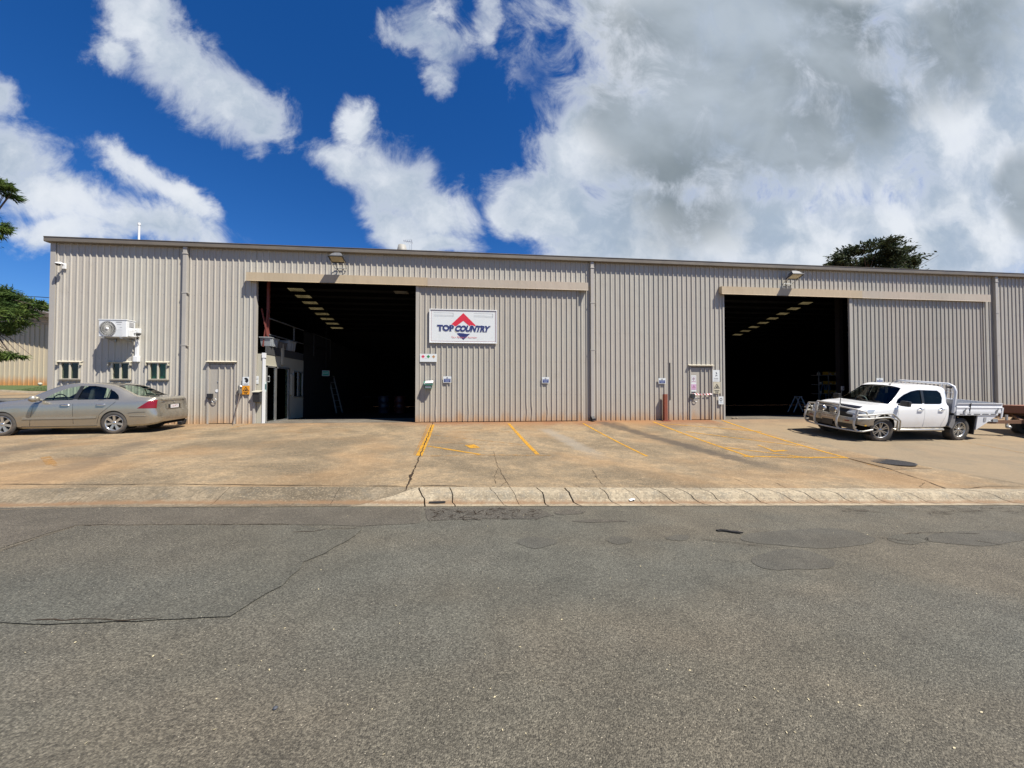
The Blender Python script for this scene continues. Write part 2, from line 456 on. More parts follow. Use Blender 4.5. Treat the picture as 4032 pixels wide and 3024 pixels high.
M_crack = pm('crack_dirt', (.035, .025, .017), .95, var=.4, scale=30, spec=.1)
M_soil = pm('bare_soil', (.26, .13, .06), .95, var=.3, scale=1.5, bump=.4)

# ---------------------------------------------------------------- terrain sheets
def sheet(name, xs, ys, f, mat, dz=0, kind='structure', parent=None):
    mb = MB(); mb.grid([[(x, y, f(x, y)+dz) for x in xs] for y in ys], smooth=True)
    o = mb.build(name, mat, parent)
    if kind: o['kind'] = kind
    return o
def rng(a, b, n): return [a + (b-a)*i/n for i in range(n+1)]
def Tg(x, y):
    if y > 0 and x > -15.9: return -.12
    return T(x, y) - .10 - (.05 if y < -8.5 else 0)
sheet('ground', rng(-500, -60, 8) + rng(-55, 45, 80) + rng(60, 500, 8), rng(-500, -50, 6) + rng(-40, 60, 100) + rng(80, 500, 6), Tg, M_soil)
sheet('road', rng(-300, -62, 5) + rng(-60, 60, 120) + rng(70, 300, 5), [-60, -40, -30] + rng(-24, -8.955, 30), road, M_road)
sheet('yard', rng(-15.9, 40, 112), rng(-8.46, 0, 34) + [.25], lambda x, y: T(x, min(y, 0)), M_yard)
sheet('side_yard', rng(-60, -15.9, 44), rng(-8.46, 2.0, 24), lambda x, y: T(x, y), M_yard)
M_street = asphalt_mat('street_asphalt', (.12, .108, .09), (.10, .092, .08), (.10, .1, .09))
sheet('side_street', rng(-90, -15.95, 60), rng(2.0, 15, 26), lambda x, y: T(x, y), M_street)
sheet('driveway', rng(-90, -16.5, 60), rng(15, 21, 12), lambda x, y: T(x, y)+.02, M_yard)
# a low verge kerb running down to the street behind the sedan
mb = MB()
pts = [W(px, py, y) + (y,) for px, py, y in ((-260, 1530, 20.6), (0, 1537, 20.6), (200, 1562, 18.0))]
rows = []
for i in range(len(pts)):
    x, z, y = pts[i]; zz = T(x, y)+.03
    rows.append([(x, y-.1, zz-.02), (x, y, zz+.12), (x, y+.2, zz+.12), (x, y+.2, zz-.1)])
mb.grid(rows); mb.build('verge_kerb', M_kerb)['kind'] = 'structure'
# grass verge: sheet plus blades
M_grass = pm('grass', (.045, .070, .016), .9, var=.5, scale=9, bump=.5, bscale=40)
gx = rng(-48, -16.2, 60)
def vedge(x):
    a = W(-260, 1530, 20.6)[0]; b = W(200, 1562, 18)[0]
    return 20.7
mbg = MB()
mbg.grid([[(x, y, T(x, y)+.05) for x in gx] for y in rng(20.8, 24.4, 8)], smooth=True)
rg = random.Random(3)
for i in range(9000):
    x = rg.uniform(-40, -16.3); y = rg.uniform(20.8, 24.1); z = T(x, y)+.04; h = rg.uniform(.04, .10); a = rg.uniform(0, PI)
    dx, dy = .02*math.cos(a), .02*math.sin(a)
    mbg.add([(x-dx, y-dy, z), (x+dx, y+dy, z), (x+rg.uniform(-.04, .04), y+rg.uniform(-.04, .04), z+h)], [(0, 1, 2)])
tag(mbg.build('grass', M_grass), kind='stuff')

# ---------------------------------------------------------------- kerb, gutter and crossover
XK = -1.75
def kerb_profile(x, v):
    """cross-section v = 0 (road lip) .. 1 (back); returns y, z"""
    z = zr(x)
    up = [(-8.96, .006), (-8.84, -.008), (-8.76, .0), (-8.715, .035), (-8.685, .085), (-8.655, .118), (-8.61, .134), (-8.45, .138)]
    lo = [(-8.96, .006), (-8.84, -.004), (-8.76, .012), (-8.70, .040), (-8.65, .058), (-8.58, .085), (-8.50, .115), (-8.45, .134)]
    # the kerb starts with a diagonal end
    n = len(up); out = []
    for i in range(n):
        ramp = ss(x, XK-.45 + (1-i/(n-1))*-.25, XK+.02 + (1-i/(n-1))*-.28)
        y = lo[i][0]*(1-ramp) + up[i][0]*ramp; h = lo[i][1]*(1-ramp) + up[i][1]*ramp
        out.append((y, z+h))
    return out
joints = []
for px in (1640, 1765, 1930, 2014, 2120, 2238, 2380, 2480, 2590, 2690, 2790, 2930, 3050, 3150, 3270, 3400, 3560, 3720, 3860, 4000, 4200, 4500):
    joints.append(W(px, 1960, -8.7)[0])
rj = random.Random(11)
edges = [-2.30] + joints + [28]
left = [-40, -20, -12.0, -8.9, -6.6, -4.9, -3.4, -2.30]
def kerb_piece(a, b, mb, ja, jb, gap):
    n = max(2, int((b-a)/.12)); K = 8
    rows = []
    for i in range(n+1):
        f = i/n; row = []
        for k in range(K):
            xa = a + ja[k] + gap; xb = b + jb[k] - gap
            x = xa*(1-f) + xb*f
            y, z = kerb_profile(x, k)[k]
            row.append((x, y, z))
        # back down into the ground and closed ends
        row.append((row[-1][0], -8.44, row[-1][2]-.12))
        rows.append(row)
    mb.grid(rows, 0, False)
    for row in (rows[0], rows[-1]):
        low = [(p[0], p[1], p[2]-.10) for p in row]
        mb.grid([row, low], 0)
mbk = MB(); mbl = MB()
def jag(sl):
    o = [0]
    for k in range(7): o.append(o[-1] + sl*1.35 + rj.uniform(-.022, .022))
    return [v - o[-1] for v in o]
allj = left[:-1] + edges
js = []
for x in allj:
    sl = -.015 - .022*max(0, x) / 3
    if abs(x+2.30) < .01: sl = .085
    js.append(jag(sl) if -3 < x < 16 else [0]*8)
for i in range(len(allj)-1):
    a, b = allj[i], allj[i+1]
    kerb_piece(a, b, mbl if b <= -2.29 else mbk, js[i], js[i+1], rj.choice([.004, .006, .010, .015]) if b > -2.29 else .004)
mbk.build('kerb', M_kerb)['kind'] = 'structure'
mbl.build('crossover', M_lay)['kind'] = 'structure'
mb = MB(); mb.grid([[(x, y, zr(x)-.05) for x in rng(-40, 28, 68)] for y in (-9.0, -8.4)])
mb.build('kerb_bedding', pm('kerb_joint_dirt', (.075, .055, .036), .95, var=.4, scale=30, spec=.1))['kind'] = 'structure'

# ---------------------------------------------------------------- cracks, joints, painted lines (thin draped sheets)
def ribbon(pts, w, f, dz, jitter=0, step=.25, taper=True, rnd=None):
    rnd = rnd or random.Random(5)
    P = [Vector(p) for p in pts]; dense = []
    for a, b in zip(P, P[1:]):
        n = max(1, int((b-a).length/step))
        for i in range(n): dense.append(a.lerp(b, i/n))
    dense.append(P[-1]); N = len(dense)
    rows = []
    off = 0
    for i, p in enumerate(dense):
        t_ = (dense[min(i+1, N-1)] - dense[max(i-1, 0)]).normalized(); nn = Vector((-t_.y, t_.x))
        off = off*.6 + rnd.uniform(-jitter, jitter)
        c = p + nn*off
        ww = w*(1 if not jitter else rnd.uniform(.45, 1.4))
        if jitter and taper and i in (0, N-1): ww *= .2
        a = c + nn*ww/2; b = c - nn*ww/2
        rows.append([(a.x, a.y, f(a.x, a.y)+dz), (b.x, b.y, f(b.x, b.y)+dz)])
    return rows
def px_ribbon(mb, pxs, w, f=T, dz=.004, jitter=0, step=.25):
    mb.grid(ribbon([G(*p, f) for p in pxs], w, f, dz, jitter, step))
# expansion joint left: from wall down to the kerb
mb = MB()
px_ribbon(mb, [(1704, 1664), (1684, 1722), (1655, 1793), (1622, 1868), (1602, 1932)], .022, T, .009, .012, .10)
px_ribbon(mb, [(1625, 1862), (1608, 1880), (1622, 1892)], .03, T, .011, .02, .06)
px_ribbon(mb, [(3345, 1808), (3450, 1835), (3515, 1852), (3640, 1892), (3740, 1935)], .02, T, .006, .008, .15)
for c in ([(1943, 1778), (1958, 1830), (1985, 1880), (2008, 1915), (2014, 1932)], [(2340, 1873), (2370, 1905), (2396, 1930)], [(2890, 1885), (2950, 1910), (2988, 1928)],
          [(2258, 1908), (2300, 1930)], [(3640, 1900), (3622, 1915), (3640, 1930)], [(1960, 1845), (1948, 1875), (1952, 1905)], [(3050, 1900), (3105, 1930)],
          [(2330, 1850), (2352, 1880)], [(1995, 1895), (1960, 1925)]):
    px_ribbon(mb, c, .006, T, .006, .010, .06)
for c in ([(1400, 1914), (1480, 1915), (1602, 1916)], [(1602, 1916), (1700, 1913), (1790, 1915), (1850, 1918)], [(0, 1908), (400, 1909), (900, 1909), (1400, 1914)]):
    px_ribbon(mb, c, .016, T, .007, .012, .2)
px_ribbon(mb, [(3740, 1935), (3900, 1916), (4032, 1916)], .014, T, .007, .01, .2)
mb.build('yard_cracks', M_crack)['kind'] = 'structure'

lm = MB(); fm = MB()
def line(pxs, w, faint=False, dz=None): px_ribbon(fm if faint else lm, pxs, w, T, dz or (.0050 if faint else .0055), 0)
line([(1704, 1672), (1684, 1722), (1650, 1795)], .14)
line([(1688, 1672), (1668, 1722), (1634, 1795)], .10, True)
line([(2003, 1668), (2117, 1790)], .10)
line([(2296, 1667), (2548, 1797)], .075)
line([(2572, 1661), (2965, 1802)], .10)
line([(2845, 1656), (3345, 1806)], .11)
line([(3345, 1806), (3520, 1858)], .08, True)
line([(1650, 1797), (1900, 1792), (2170, 1794)], .08, True, .0065)
line([(2925, 1797), (3120, 1801), (3330, 1802)], .10, False, .0070)
line([(1690, 1700), (2010, 1702)], .05, True, .0060); line([(1690, 1712), (2060, 1752)], .06, True, .0062)
line([(1685, 1757), (1890, 1790)], .10, False, .0063); line([(1700, 1676), (1780, 1684), (2030, 1702)], .05, True, .0064)
line([(2600, 1668), (3000, 1700)], .08, False, .0065); line([(2700, 1700), (3150, 1757)], .08, False, .0066)
line([(2855, 1762), (3200, 1805)], .08, False, .0067)
line([(2985, 1753), (3052, 1778)], .08, False, .0068); line([(3040, 1778), (3095, 1774)], .12, False, .0075)
line([(1848, 1752), (1872, 1765)], .26, False, .0069); line([(1860, 1769), (1912, 1769)], .05, True, .0068)
line([(1700, 1740), (1870, 1750), (2090, 1757)], .05, True, .0066)
line([(3790, 1738), (4060, 1790)], .07, True)
line([(178, 1798), (205, 1830)], .13, True); line([(195, 1828), (222, 1836)], .05, True, .0066)
line([(905, 1687), (1020, 1662)], .10, True)
line([(1170, 1703), (1240, 1706)], .05, True); line([(700, 1713), (800, 1709)], .05, True)
lm.build('parking_lines', M_line)['kind'] = 'structure'
fm.build('faded_lines', M_faint)['kind'] = 'structure'

# ---------------------------------------------------------------- asphalt patches
def patch(name, poly, mat, dz, wob=.03, seed=1):
    rnd = random.Random(seed); P = [Vector(G(*p, road)) for p in poly]; N = len(P); out = []
    for i in range(N):
        a, b = P[i], P[(i+1) % N]; n = max(1, int((b-a).length/.12))
        if n > 60: n = 60
        for k in range(n):
            p = a.lerp(b, k/n); d = (b-a).normalized()
            out.append(p + Vector((-d.y, d.x))*rnd.uniform(-wob, wob))
    me = MB(); me.add([(p.x, p.y, zr(p.x)+dz) for p in out], [tuple(range(len(out)))])
    bm = bmesh.new(); o = me.build(name, mat); bm.from_mesh(o.data)
    bmesh.ops.triangulate(bm, faces=bm.faces); bmesh.ops.recalc_face_normals(bm, faces=bm.faces)
    bm.to_mesh(o.data); bm.free()
    for p_ in o.data.polygons:
        pass
    o['kind'] = 'structure'; return o
def ell(cx, cy, rx, ry, n=26, seed=0):
    rnd = random.Random(seed)
    ph = [rnd.uniform(0, 6.28) for _ in range(3)]
    return [(cx+rx*math.cos(a)*(1+.10*math.sin(2*a+ph[0])+.06*math.sin(3*a+ph[1])), cy+ry*math.sin(a)*(1+.12*math.sin(3*a+ph[2])))
            for a in [2*PI*i/n for i in range(n)]]
patch('road_edge_strip', [(-900, 2003), (0, 2000), (900, 2003), (1660, 2003), (1652, 2060), (1420, 2072), (1100, 2064), (300, 2068), (0, 2160), (-700, 2420)], M_edgestrip, .004, .015, 2)
patch('road_patch', [(-500, 2340), (0, 2174), (298, 2075), (700, 2069), (1157, 2069), (1290, 2090), (1425, 2088), (1390, 2112), (1284, 2182), (1200, 2215), (1112, 2307), (990, 2375), (904, 2433), (700, 2440), (300, 2452), (0, 2460), (-500, 2470)], M_patch, .008, .02, 3)
patch('road_patch', ell(3190, 2120, 250, 38, seed=1), M_patch2, .004, .01, 4)
patch('road_patch', ell(3120, 2208, 165, 40, seed=2), M_patch2, .004, .01, 5)
patch('road_patch', ell(2115, 2136, 72, 22, seed=3), M_patch2, .004, .008, 6)
patch('road_patch', ell(2440, 2128, 46, 16, seed=4), M_patch2, .004, .008, 7)
patch('road_patch', ell(2670, 2118, 50, 12, seed=5), M_patch2, .004, .008, 8)
patch('road_patch', ell(3580, 2122, 90, 20, seed=6), M_patch, .004, .008, 9)
patch('road_patch', ell(3840, 2118, 190, 30, seed=7), M_patch2, .004, .008, 10)
patch('road_patch', [(1672, 2004), (1900, 2000), (2120, 2004), (2180, 2030), (2120, 2042), (1900, 2046), (1680, 2052)], M_patch3, .0045, .02, 11)
patch('road_patch', ell(2360, 2052, 100, 6, seed=8), M_patch3, .004, .01, 12)
patch('road_patch', ell(2240, 2018, 60, 10, seed=9), M_patch3, .004, .01, 13)
mb = MB()
rc = random.Random(9)
for c in ([(2750, 2126), (2985, 2150), (3090, 2168)], [(3450, 2118), (3560, 2132), (3640, 2140)], [(3830, 2130), (3960, 2150)], [(3560, 2105), (3700, 2098), (3860, 2104)],
          [(298, 2073), (700, 2068), (1157, 2067)], [(0, 2174), (298, 2074)], [(120, 2449), (500, 2445), (640, 2442)],
          [(1145, 2100), (1230, 2096), (1330, 2082), (1425, 2082)], [(3400, 1992), (3500, 2010), (3700, 2018), (3900, 2012), (4032, 2020)], [(3250, 1990), (3330, 2005), (3420, 2008)]):
    mb.grid(ribbon([G(*p, road) for p in c], .008, road, .0115, .012, .06))
for i in range(46):        # crazing beside the kerb
    px = rc.uniform(1690, 2140); py = rc.uniform(2008, 2046); q = [(px, py)]
    for k in range(3): q.append((q[-1][0]+rc.uniform(-22, 30), q[-1][1]+rc.uniform(-7, 7)))
    mb.grid(ribbon([G(*p, road) for p in q], .008, road, .0125, .01, .05))
for i in range(30):
    px = rc.uniform(3250, 4032); py = rc.uniform(1992, 2022); q = [(px, py)]
    for k in range(3): q.append((q[-1][0]+rc.uniform(10, 60), q[-1][1]+rc.uniform(-2, 9)))
    mb.grid(ribbon([G(*p, road) for p in q], .008, road, .0125, .01, .05))
mb.build('road_cracks', M_crack)['kind'] = 'structure'
# drain pit: concrete surround flush with the yard, dark cover on it
pq = [G(*p) for p in ((3338, 1805), (3490, 1805), (3668, 1845), (3512, 1849))]
mb = MB(); mb.add([(x, y, T(x, y)+.010) for x, y in pq] + [(x, y, T(x, y)-.03) for x, y in pq], [(3, 2, 1, 0), (0, 1, 5, 4), (1, 2, 6, 5), (2, 3, 7, 6), (3, 0, 4, 7)])
mb.build('pit_surround', M_pit, fix=True)['kind'] = 'structure'
M_iron = pm('cast_iron', (.055, .052, .05), .6, .4, scale=12, bump=.4)
cp = [G(*p) for p in ((3450, 1813), (3500, 1813), (3568, 1833), (3515, 1833))]
cx = sum(p[0] for p in cp)/4; cy = sum(p[1] for p in cp)/4
th = thing('drain_cover', 'dark iron drain cover set in the pale concrete surround in front of the white ute', 'drain cover', (cx, cy, T(cx, cy)+.012))
mb = MB(); hw = .36
a1 = math.atan2(cp[1][1]-cp[0][1], cp[1][0]-cp[0][0])
mb.lathe([(0, 0), (.36, 0), (.37, .004), (.37, .016), (.345, .016), (.345, .008), (0, .008)], n=28, smooth=False)
for i in range(-4, 5):
    L = math.sqrt(.33**2-(i*.07)**2); mb.box(-L, L, i*.07-.012, i*.07+.012, .008, .017)
mb.build('cover_plate', M_iron, th)
th.scale = (1.15, 1.15, 1)
# ---------------------------------------------------------------- warehouse materials
def wall_mat(name, base, tint=1., screws=True, soil=True, off=0.):
    m, t, b = new_mat(name)
    tc = t.new('ShaderNodeTexCoord').outputs['Object']
    sp = t.new('ShaderNodeSeparateXYZ'); t.l.new(tc, sp.inputs[0])
    cell = t.math('FLOOR', t.math('DIVIDE', t.math('ADD', sp.outputs[0], 100+off), .8))
    wn = t.new('ShaderNodeTexWhiteNoise', noise_dimensions='1D'); t.l.new(cell, wn.inputs['W'])
    c = t.mix(wn.outputs[0], [x*.93 for x in base], [x*1.04 for x in base])
    tone = t.noise(t.scaled(tc, (.5, .5, .22)), 1.0, 3)
    c = t.mix(t.math('MULTIPLY', t.sstep(tone, .35, .65), .5), c, [base[0]*1.02, base[1]*.96, base[2]*.95])
    st = t.noise(t.scaled(tc, (9, 9, .35)), 1.0, 4, .6)
    c = t.mix(t.math('MULTIPLY', t.sstep(st, .45, .75), .28), c, [base[0]*.80, base[1]*.76, base[2]*.70])
    bl = t.noise(tc, 1.6, 5, .65)
    c = t.mix(t.math('MULTIPLY', t.sstep(bl, .52, .75), .22), c, [base[0]*.72, base[1]*.66, base[2]*.60])
    if soil:
        h = t.math('ADD', sp.outputs[2], t.math('MULTIPLY', t.math('SUBTRACT', t.noise(t.scaled(tc, (4, 4, .9)), 1.0, 4, .6), .5), .75))
        c = t.mix(t.sstep(h, -.12, .42, .80, 0), c, (.38, .20, .075))
        c = t.mix(t.sstep(sp.outputs[2], .0, 1.6, .22, 0), c, (.38, .27, .165))
    if screws:
        fr = t.math('FRACT', t.math('DIVIDE', t.math('ADD', sp.outputs[0], 100.02), .2))
        dx = t.math('LESS_THAN', t.math('ABSOLUTE', t.math('SUBTRACT', fr, .5)), .045)
        rows = None
        for z in (.28, 1.02, 2.28, 3.45, 4.55, 5.62):
            r_ = t.math('LESS_THAN', t.math('ABSOLUTE', t.math('SUBTRACT', sp.outputs[2], z)), .011)
            rows = r_ if rows is None else t.math('MAXIMUM', rows, r_)
        c = t.mix(t.math('MULTIPLY', t.math('MULTIPLY', dx, rows), .6), c, (.12, .09, .07))
    t.l.new(c, b.inputs['Base Color']); b.inputs['Roughness'].default_value = .42
    b.inputs['Specular IOR Level'].default_value = .35
    bp = t.new('ShaderNodeBump', i_Strength=.5, i_Distance=.02)
    t.l.new(t.noise(t.scaled(tc, (1.6, 1.6, .6)), 2.4, 3), bp.inputs['Height']); t.l.new(bp.outputs[0], b.inputs['Normal'])
    return m
M_wall = wall_mat('wall_steel', (.388, .368, .316))
M_door = wall_mat('door_steel', (.370, .347, .294), off=.37)
M_beam = wall_mat('track_cover_steel', (.42, .34, .225), screws=False, soil=False, off=.1)
M_beam2 = wall_mat('track_cover_steel_grey', (.40, .345, .27), screws=False, soil=False, off=.2)
M_fascia = pm('fascia_steel', (.14, .12, .092), .5, var=.18, scale=2.5)
M_trim = pm('trim_steel', (.35, .325, .285), .45, var=.08, scale=3)
M_sill = pm('awning_steel', (.46, .42, .325), .5, var=.1, scale=4)
M_dark = pm('shade_black_interior', (.004, .004, .004), .9, var=.3, spec=.05)  # near black puts deep shade into the interior surfaces
M_dfloor = pm('shaded_floor', (.012, .011, .010), .85, var=.4, scale=1, spec=.08)  # floor colour dropped to near black to imitate shade
M_black = pm('black_plastic', (.02, .02, .021), .5, var=.3)
M_white = pm('white_paint', (.66, .66, .64), .4, var=.04)
M_cream = pm('cream_board', (.36, .34, .265), .6, var=.08, scale=2, dirt=(.36, .27, .17), dlo=.6, dhi=.8)
M_alu = pm('aluminium', (.55, .55, .53), .38, .85, .1, 8)
M_steel = pm('galvanised_steel', (.42, .43, .43), .45, .7, .2, 12)
M_rust = pm('rusted_steel', (.20, .052, .026), .85, var=.4, scale=9, bump=.5, dirt=(.09, .03, .02))
M_redpaint = pm('red_oxide_paint', (.15, .035, .026), .7, var=.25, scale=6)
M_grey = pm('grey_plastic', (.30, .30, .30), .5, var=.15)
M_glassd = glass_mat('window_glass', (.62, .68, .65), .05)
M_rubber = pm('rubber', (.022, .021, .02), .85, var=.35, scale=14, spec=.2)

PH = W(1719, 1250, -.1)[0] % .2      # where the ribs fall
def rib_line(x0, x1, y0, sp=.2, dep=.030, ph=None, keep=None):
    """cross-section of trapezoid ribbed sheet standing towards the street (-y)"""
    ph = PH if ph is None else ph
    pts = [(x0, y0)]
    k = math.floor((x0-ph)/sp) - 1
    while True:
        c = ph + k*sp; k += 1
        if c - .04 > x1: break
        if keep and not keep(c): continue
        for dx, dy in ((-.026, 0), (-.013, -dep), (.013, -dep), (.030, 0)):
            x = c+dx
            if x0 < x < x1: pts.append((x, y0+dy))
        for dx in (.082, .088, .094, .100):       # shallow stiffener in the pan
            x = c + dx
            if x0 < x < x1: pts.append((x, y0-(.004 if dx in (.088, .094) else 0)))
    pts.append((x1, y0))
    return pts
def wall_seg(mb, x0, x1, z0, z1, y0=0, dent=None, mi=0, keep=None):
    pts = rib_line(x0, x1, y0, keep=keep)
    zs = rng(z0, z1, max(1, int((z1-z0)/.9)))
    if dent: zs = sorted(set(zs + rng(z0, min(z1, .9), 6)))
    rows = []
    for z in zs:
        rows.append([(x + (dent(x, z) if dent else 0), y, z) for x, y in pts])
    mb.grid(rows, mi)

wh = thing('warehouse', 'long beige-grey ribbed steel warehouse with two big dark doorways', 'warehouse')
XL, XR, ZT = -15.81, 34., 6.30
win = [(-15.50, -14.88), (-13.92, -13.33), (-12.74, -12.13)]
O1 = (-9.25, -3.40, 5.2); O2 = (8.73, 14.70, 5.2)
PD = [(-10.79, -9.93), (7.24, 8.16)]
SLOT = (6.36, 6.405, .80, 2.30)
mb = MB()
cuts = [(a, b, 1.56, 2.15) for a, b in win] + [(O1[0], O1[1], 0, O1[2]), (O2[0], O2[1], 0, O2[2])] + [(a, b, 0, 2.13) for a, b in PD] + [SLOT]
cuts.sort(); x = XL
for a, b, z0, z1 in cuts:
    wall_seg(mb, x, a, 0, ZT)
    if z0 > 0: wall_seg(mb, a, b, 0, z0)
    wall_seg(mb, a, b, z1, ZT)
    x = b
wall_seg(mb, x, XR, 0, ZT)
mb.build('front_wall', M_wall, wh)
mb = MB()
mb.box(-15.86, -15.70, -.045, .02, 0, ZT); mb.box(-15.86, -15.815, .02, .12, 0, ZT)
mb.build('corner_flashing', M_trim, wh)
mb = MB()
rows = []
for z in rng(0, 1, 4):
    rows.append([(-15.81-(.034 if k % 4 in (1, 2) else 0), .12 + k*.05, z*(6.28-.176*(.12+k*.05))) for k in range(280)])
mb.grid(rows); mb.build('side_wall', M_wall, wh)
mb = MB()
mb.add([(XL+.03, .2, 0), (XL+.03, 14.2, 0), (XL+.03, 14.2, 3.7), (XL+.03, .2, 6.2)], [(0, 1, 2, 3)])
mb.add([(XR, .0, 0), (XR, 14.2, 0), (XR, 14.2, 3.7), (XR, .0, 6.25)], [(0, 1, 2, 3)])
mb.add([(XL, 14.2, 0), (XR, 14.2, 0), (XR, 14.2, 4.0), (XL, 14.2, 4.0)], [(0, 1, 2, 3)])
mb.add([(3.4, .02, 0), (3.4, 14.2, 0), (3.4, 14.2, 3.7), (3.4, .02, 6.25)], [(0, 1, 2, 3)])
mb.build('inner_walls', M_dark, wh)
# roof with slots for the translucent strips
def rz_(y): return 6.27 - .176*y
SK = [(-9.74, -9.06), (15.30, 15.92)]
mb = MB()
def roof_piece(x0, x1, y0, y1): mb.prism([(y0, rz_(y0)), (y1, rz_(y1)), (y1, rz_(y1)+.05), (y0, rz_(y0)+.05)], x0, x1, 'yz')
x = XL-.1
for a, b in SK:
    roof_piece(x, a, .0, 14.3); roof_piece(a, b, .0, 2.8); roof_piece(a, b, 8.4, 14.3); x = b
roof_piece(x, XR, .0, 14.3)
mb.build('roof', [pm('roof_interior', (.012, .012, .012), .8, var=.3)], wh)  # underside coloured almost black so the interior reads as shade
m, t, b = new_mat('translucent_sheet'); t.n.remove(b)
tl = t.new('ShaderNodeBsdfTranslucent'); tc = t.new('ShaderNodeTexCoord').outputs['Object']
wv_ = t.new('ShaderNodeTexWave', i_Scale=4.2); wv_.bands_direction = 'X'; t.l.new(tc, wv_.inputs['Vector'])
t.l.new(t.mix(t.math('MULTIPLY', wv_.outputs[1], t.noise(tc, 3, 4)), (.09, .08, .05), (.46, .41, .29)), tl.inputs[0])
t.l.new(tl.outputs[0], t.n['Material Output'].inputs[0]); M_trans = m
for a, b in SK:
    for i in range(8):
        y = 2.8 + i*.70
        mb = MB(); mb.prism([(y, rz_(y)+.02), (y+.69, rz_(y+.69)+.02), (y+.69, rz_(y+.69)+.024), (y, rz_(y)+.024)], a, b, 'yz')
        mb.build('skylight', M_trans, wh)
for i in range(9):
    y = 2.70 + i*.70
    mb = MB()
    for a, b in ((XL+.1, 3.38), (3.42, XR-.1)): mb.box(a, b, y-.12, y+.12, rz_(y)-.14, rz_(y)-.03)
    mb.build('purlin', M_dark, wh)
# gutter
mb = MB()
yf = -.17; z0 = W(2016, 1005, yf)[1]; z1 = W(2016, 1005, yf)[1]
mb.prism([(.02, 6.235), (yf+.02, 6.235), (yf, 6.25), (yf, 6.385), (yf-.014, 6.392), (yf-.014, 6.405), (yf+.02, 6.405), (.0, 6.40)], -15.95, XR, 'yz')
mb.build('gutter', M_fascia, wh)
# slab: lighter strip as far as the sun reaches, floor beyond darkened as shade
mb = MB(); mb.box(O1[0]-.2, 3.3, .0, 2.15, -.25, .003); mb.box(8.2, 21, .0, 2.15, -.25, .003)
mb.build('lit_floor_strip', M_slab, wh)
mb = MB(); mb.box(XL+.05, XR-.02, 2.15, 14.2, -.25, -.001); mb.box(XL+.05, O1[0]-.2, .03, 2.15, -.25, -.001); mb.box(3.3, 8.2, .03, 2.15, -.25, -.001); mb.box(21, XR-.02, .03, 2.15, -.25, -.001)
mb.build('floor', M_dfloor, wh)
# concrete edge under the wall
mb = MB(); mb.box(XL-.02, XR, -.03, .03, -.6, -.012); mb.build('footing', M_pit, wh)

# downpipes
def downpipe(xc, seed, shoe_dark=True):
    mb = MB(); mb.box(xc-.075, xc+.055, -.125, -.005, .16, 6.235)
    mb.box(xc-.09, xc+.07, -.14, -.0, 5.98, 6.02)
    p = mb.build('downpipe', M_trim, wh, bevel=.008)
    for z in (2.75, 4.6):
        mb = MB(); mb.box(xc-.10, xc+.10, -.133, -.036, z, z+.03); mb.build('bracket', M_trim, p)
    mb = MB(); mb.prism([(-.125, .18), (-.005, .18), (-.03, .05), (-.23, .02), (-.24, .10)], xc-.075, xc+.055, 'yz')
    mb.box(xc-.09, xc+.07, -.26, -.20, .015, .035); mb.build('shoe', M_black, p)
downpipe(W(731, 1200, -.06)[0], 1); downpipe(W(2332, 1300, -.06)[0], 2); downpipe(W(3922, 1300, -.06)[0], 3)

# windows
M_green = pm('green_blind', (.05, .36, .24), .7, var=.2)
M_blindg = pm('grey_blind', (.045, .05, .047), .7, var=.3)
for i, (a, b) in enumerate(win):
    mb = MB()
    mb.box(a, a+.055, -.05, .04, 1.56, 2.15); mb.box(b-.04, b, -.05, .04, 1.56, 2.15)
    mb.box(a+.055, b-.04, -.049, .04, 2.12, 2.149); mb.box(a+.055, b-.04, -.049, .04, 1.561, 1.59)
    c = (a+b)/2; mb.box(c-.022, c+.022, -.047, .035, 1.59, 2.12)
    w = mb.build('window', M_sill, wh)
    for p, q in ((a+.055, c-.022), (c+.022, b-.04)):
        mb = MB(); mb.box(p, q, -.01, -.005, 1.59, 2.12); mb.build('pane', M_glassd, w)
    mb = MB(); mb.prism([(-.085, 2.15), (.0, 2.185), (.0, 2.20), (-.088, 2.165)], a-.09, b+.07, 'yz'); mb.box(a-.07, a-.05, -.1, 0, 2.05, 2.15); mb.box(b+.03, b+.05, -.1, 0, 2.05, 2.15)
    mb.build('awning', M_sill, w)
    mb = MB(); mb.prism([(-.065, 1.52), (.0, 1.53), (.0, 1.558), (-.065, 1.548)], a-.03, b+.03, 'yz'); mb.build('sill', M_fascia, w)
    mb = MB()
    if i == 2:
        for k in range(13): mb.box(a+.02, b, .10, .106+.012*(k % 2), 1.57+k*.044, 1.57+k*.044+.042)
        mb.build('blind', M_green, w)
    else:
        mb.box(a+.02, c-.03, .10, .11, 1.57, 2.12); mb.build('blind', M_blindg, w)

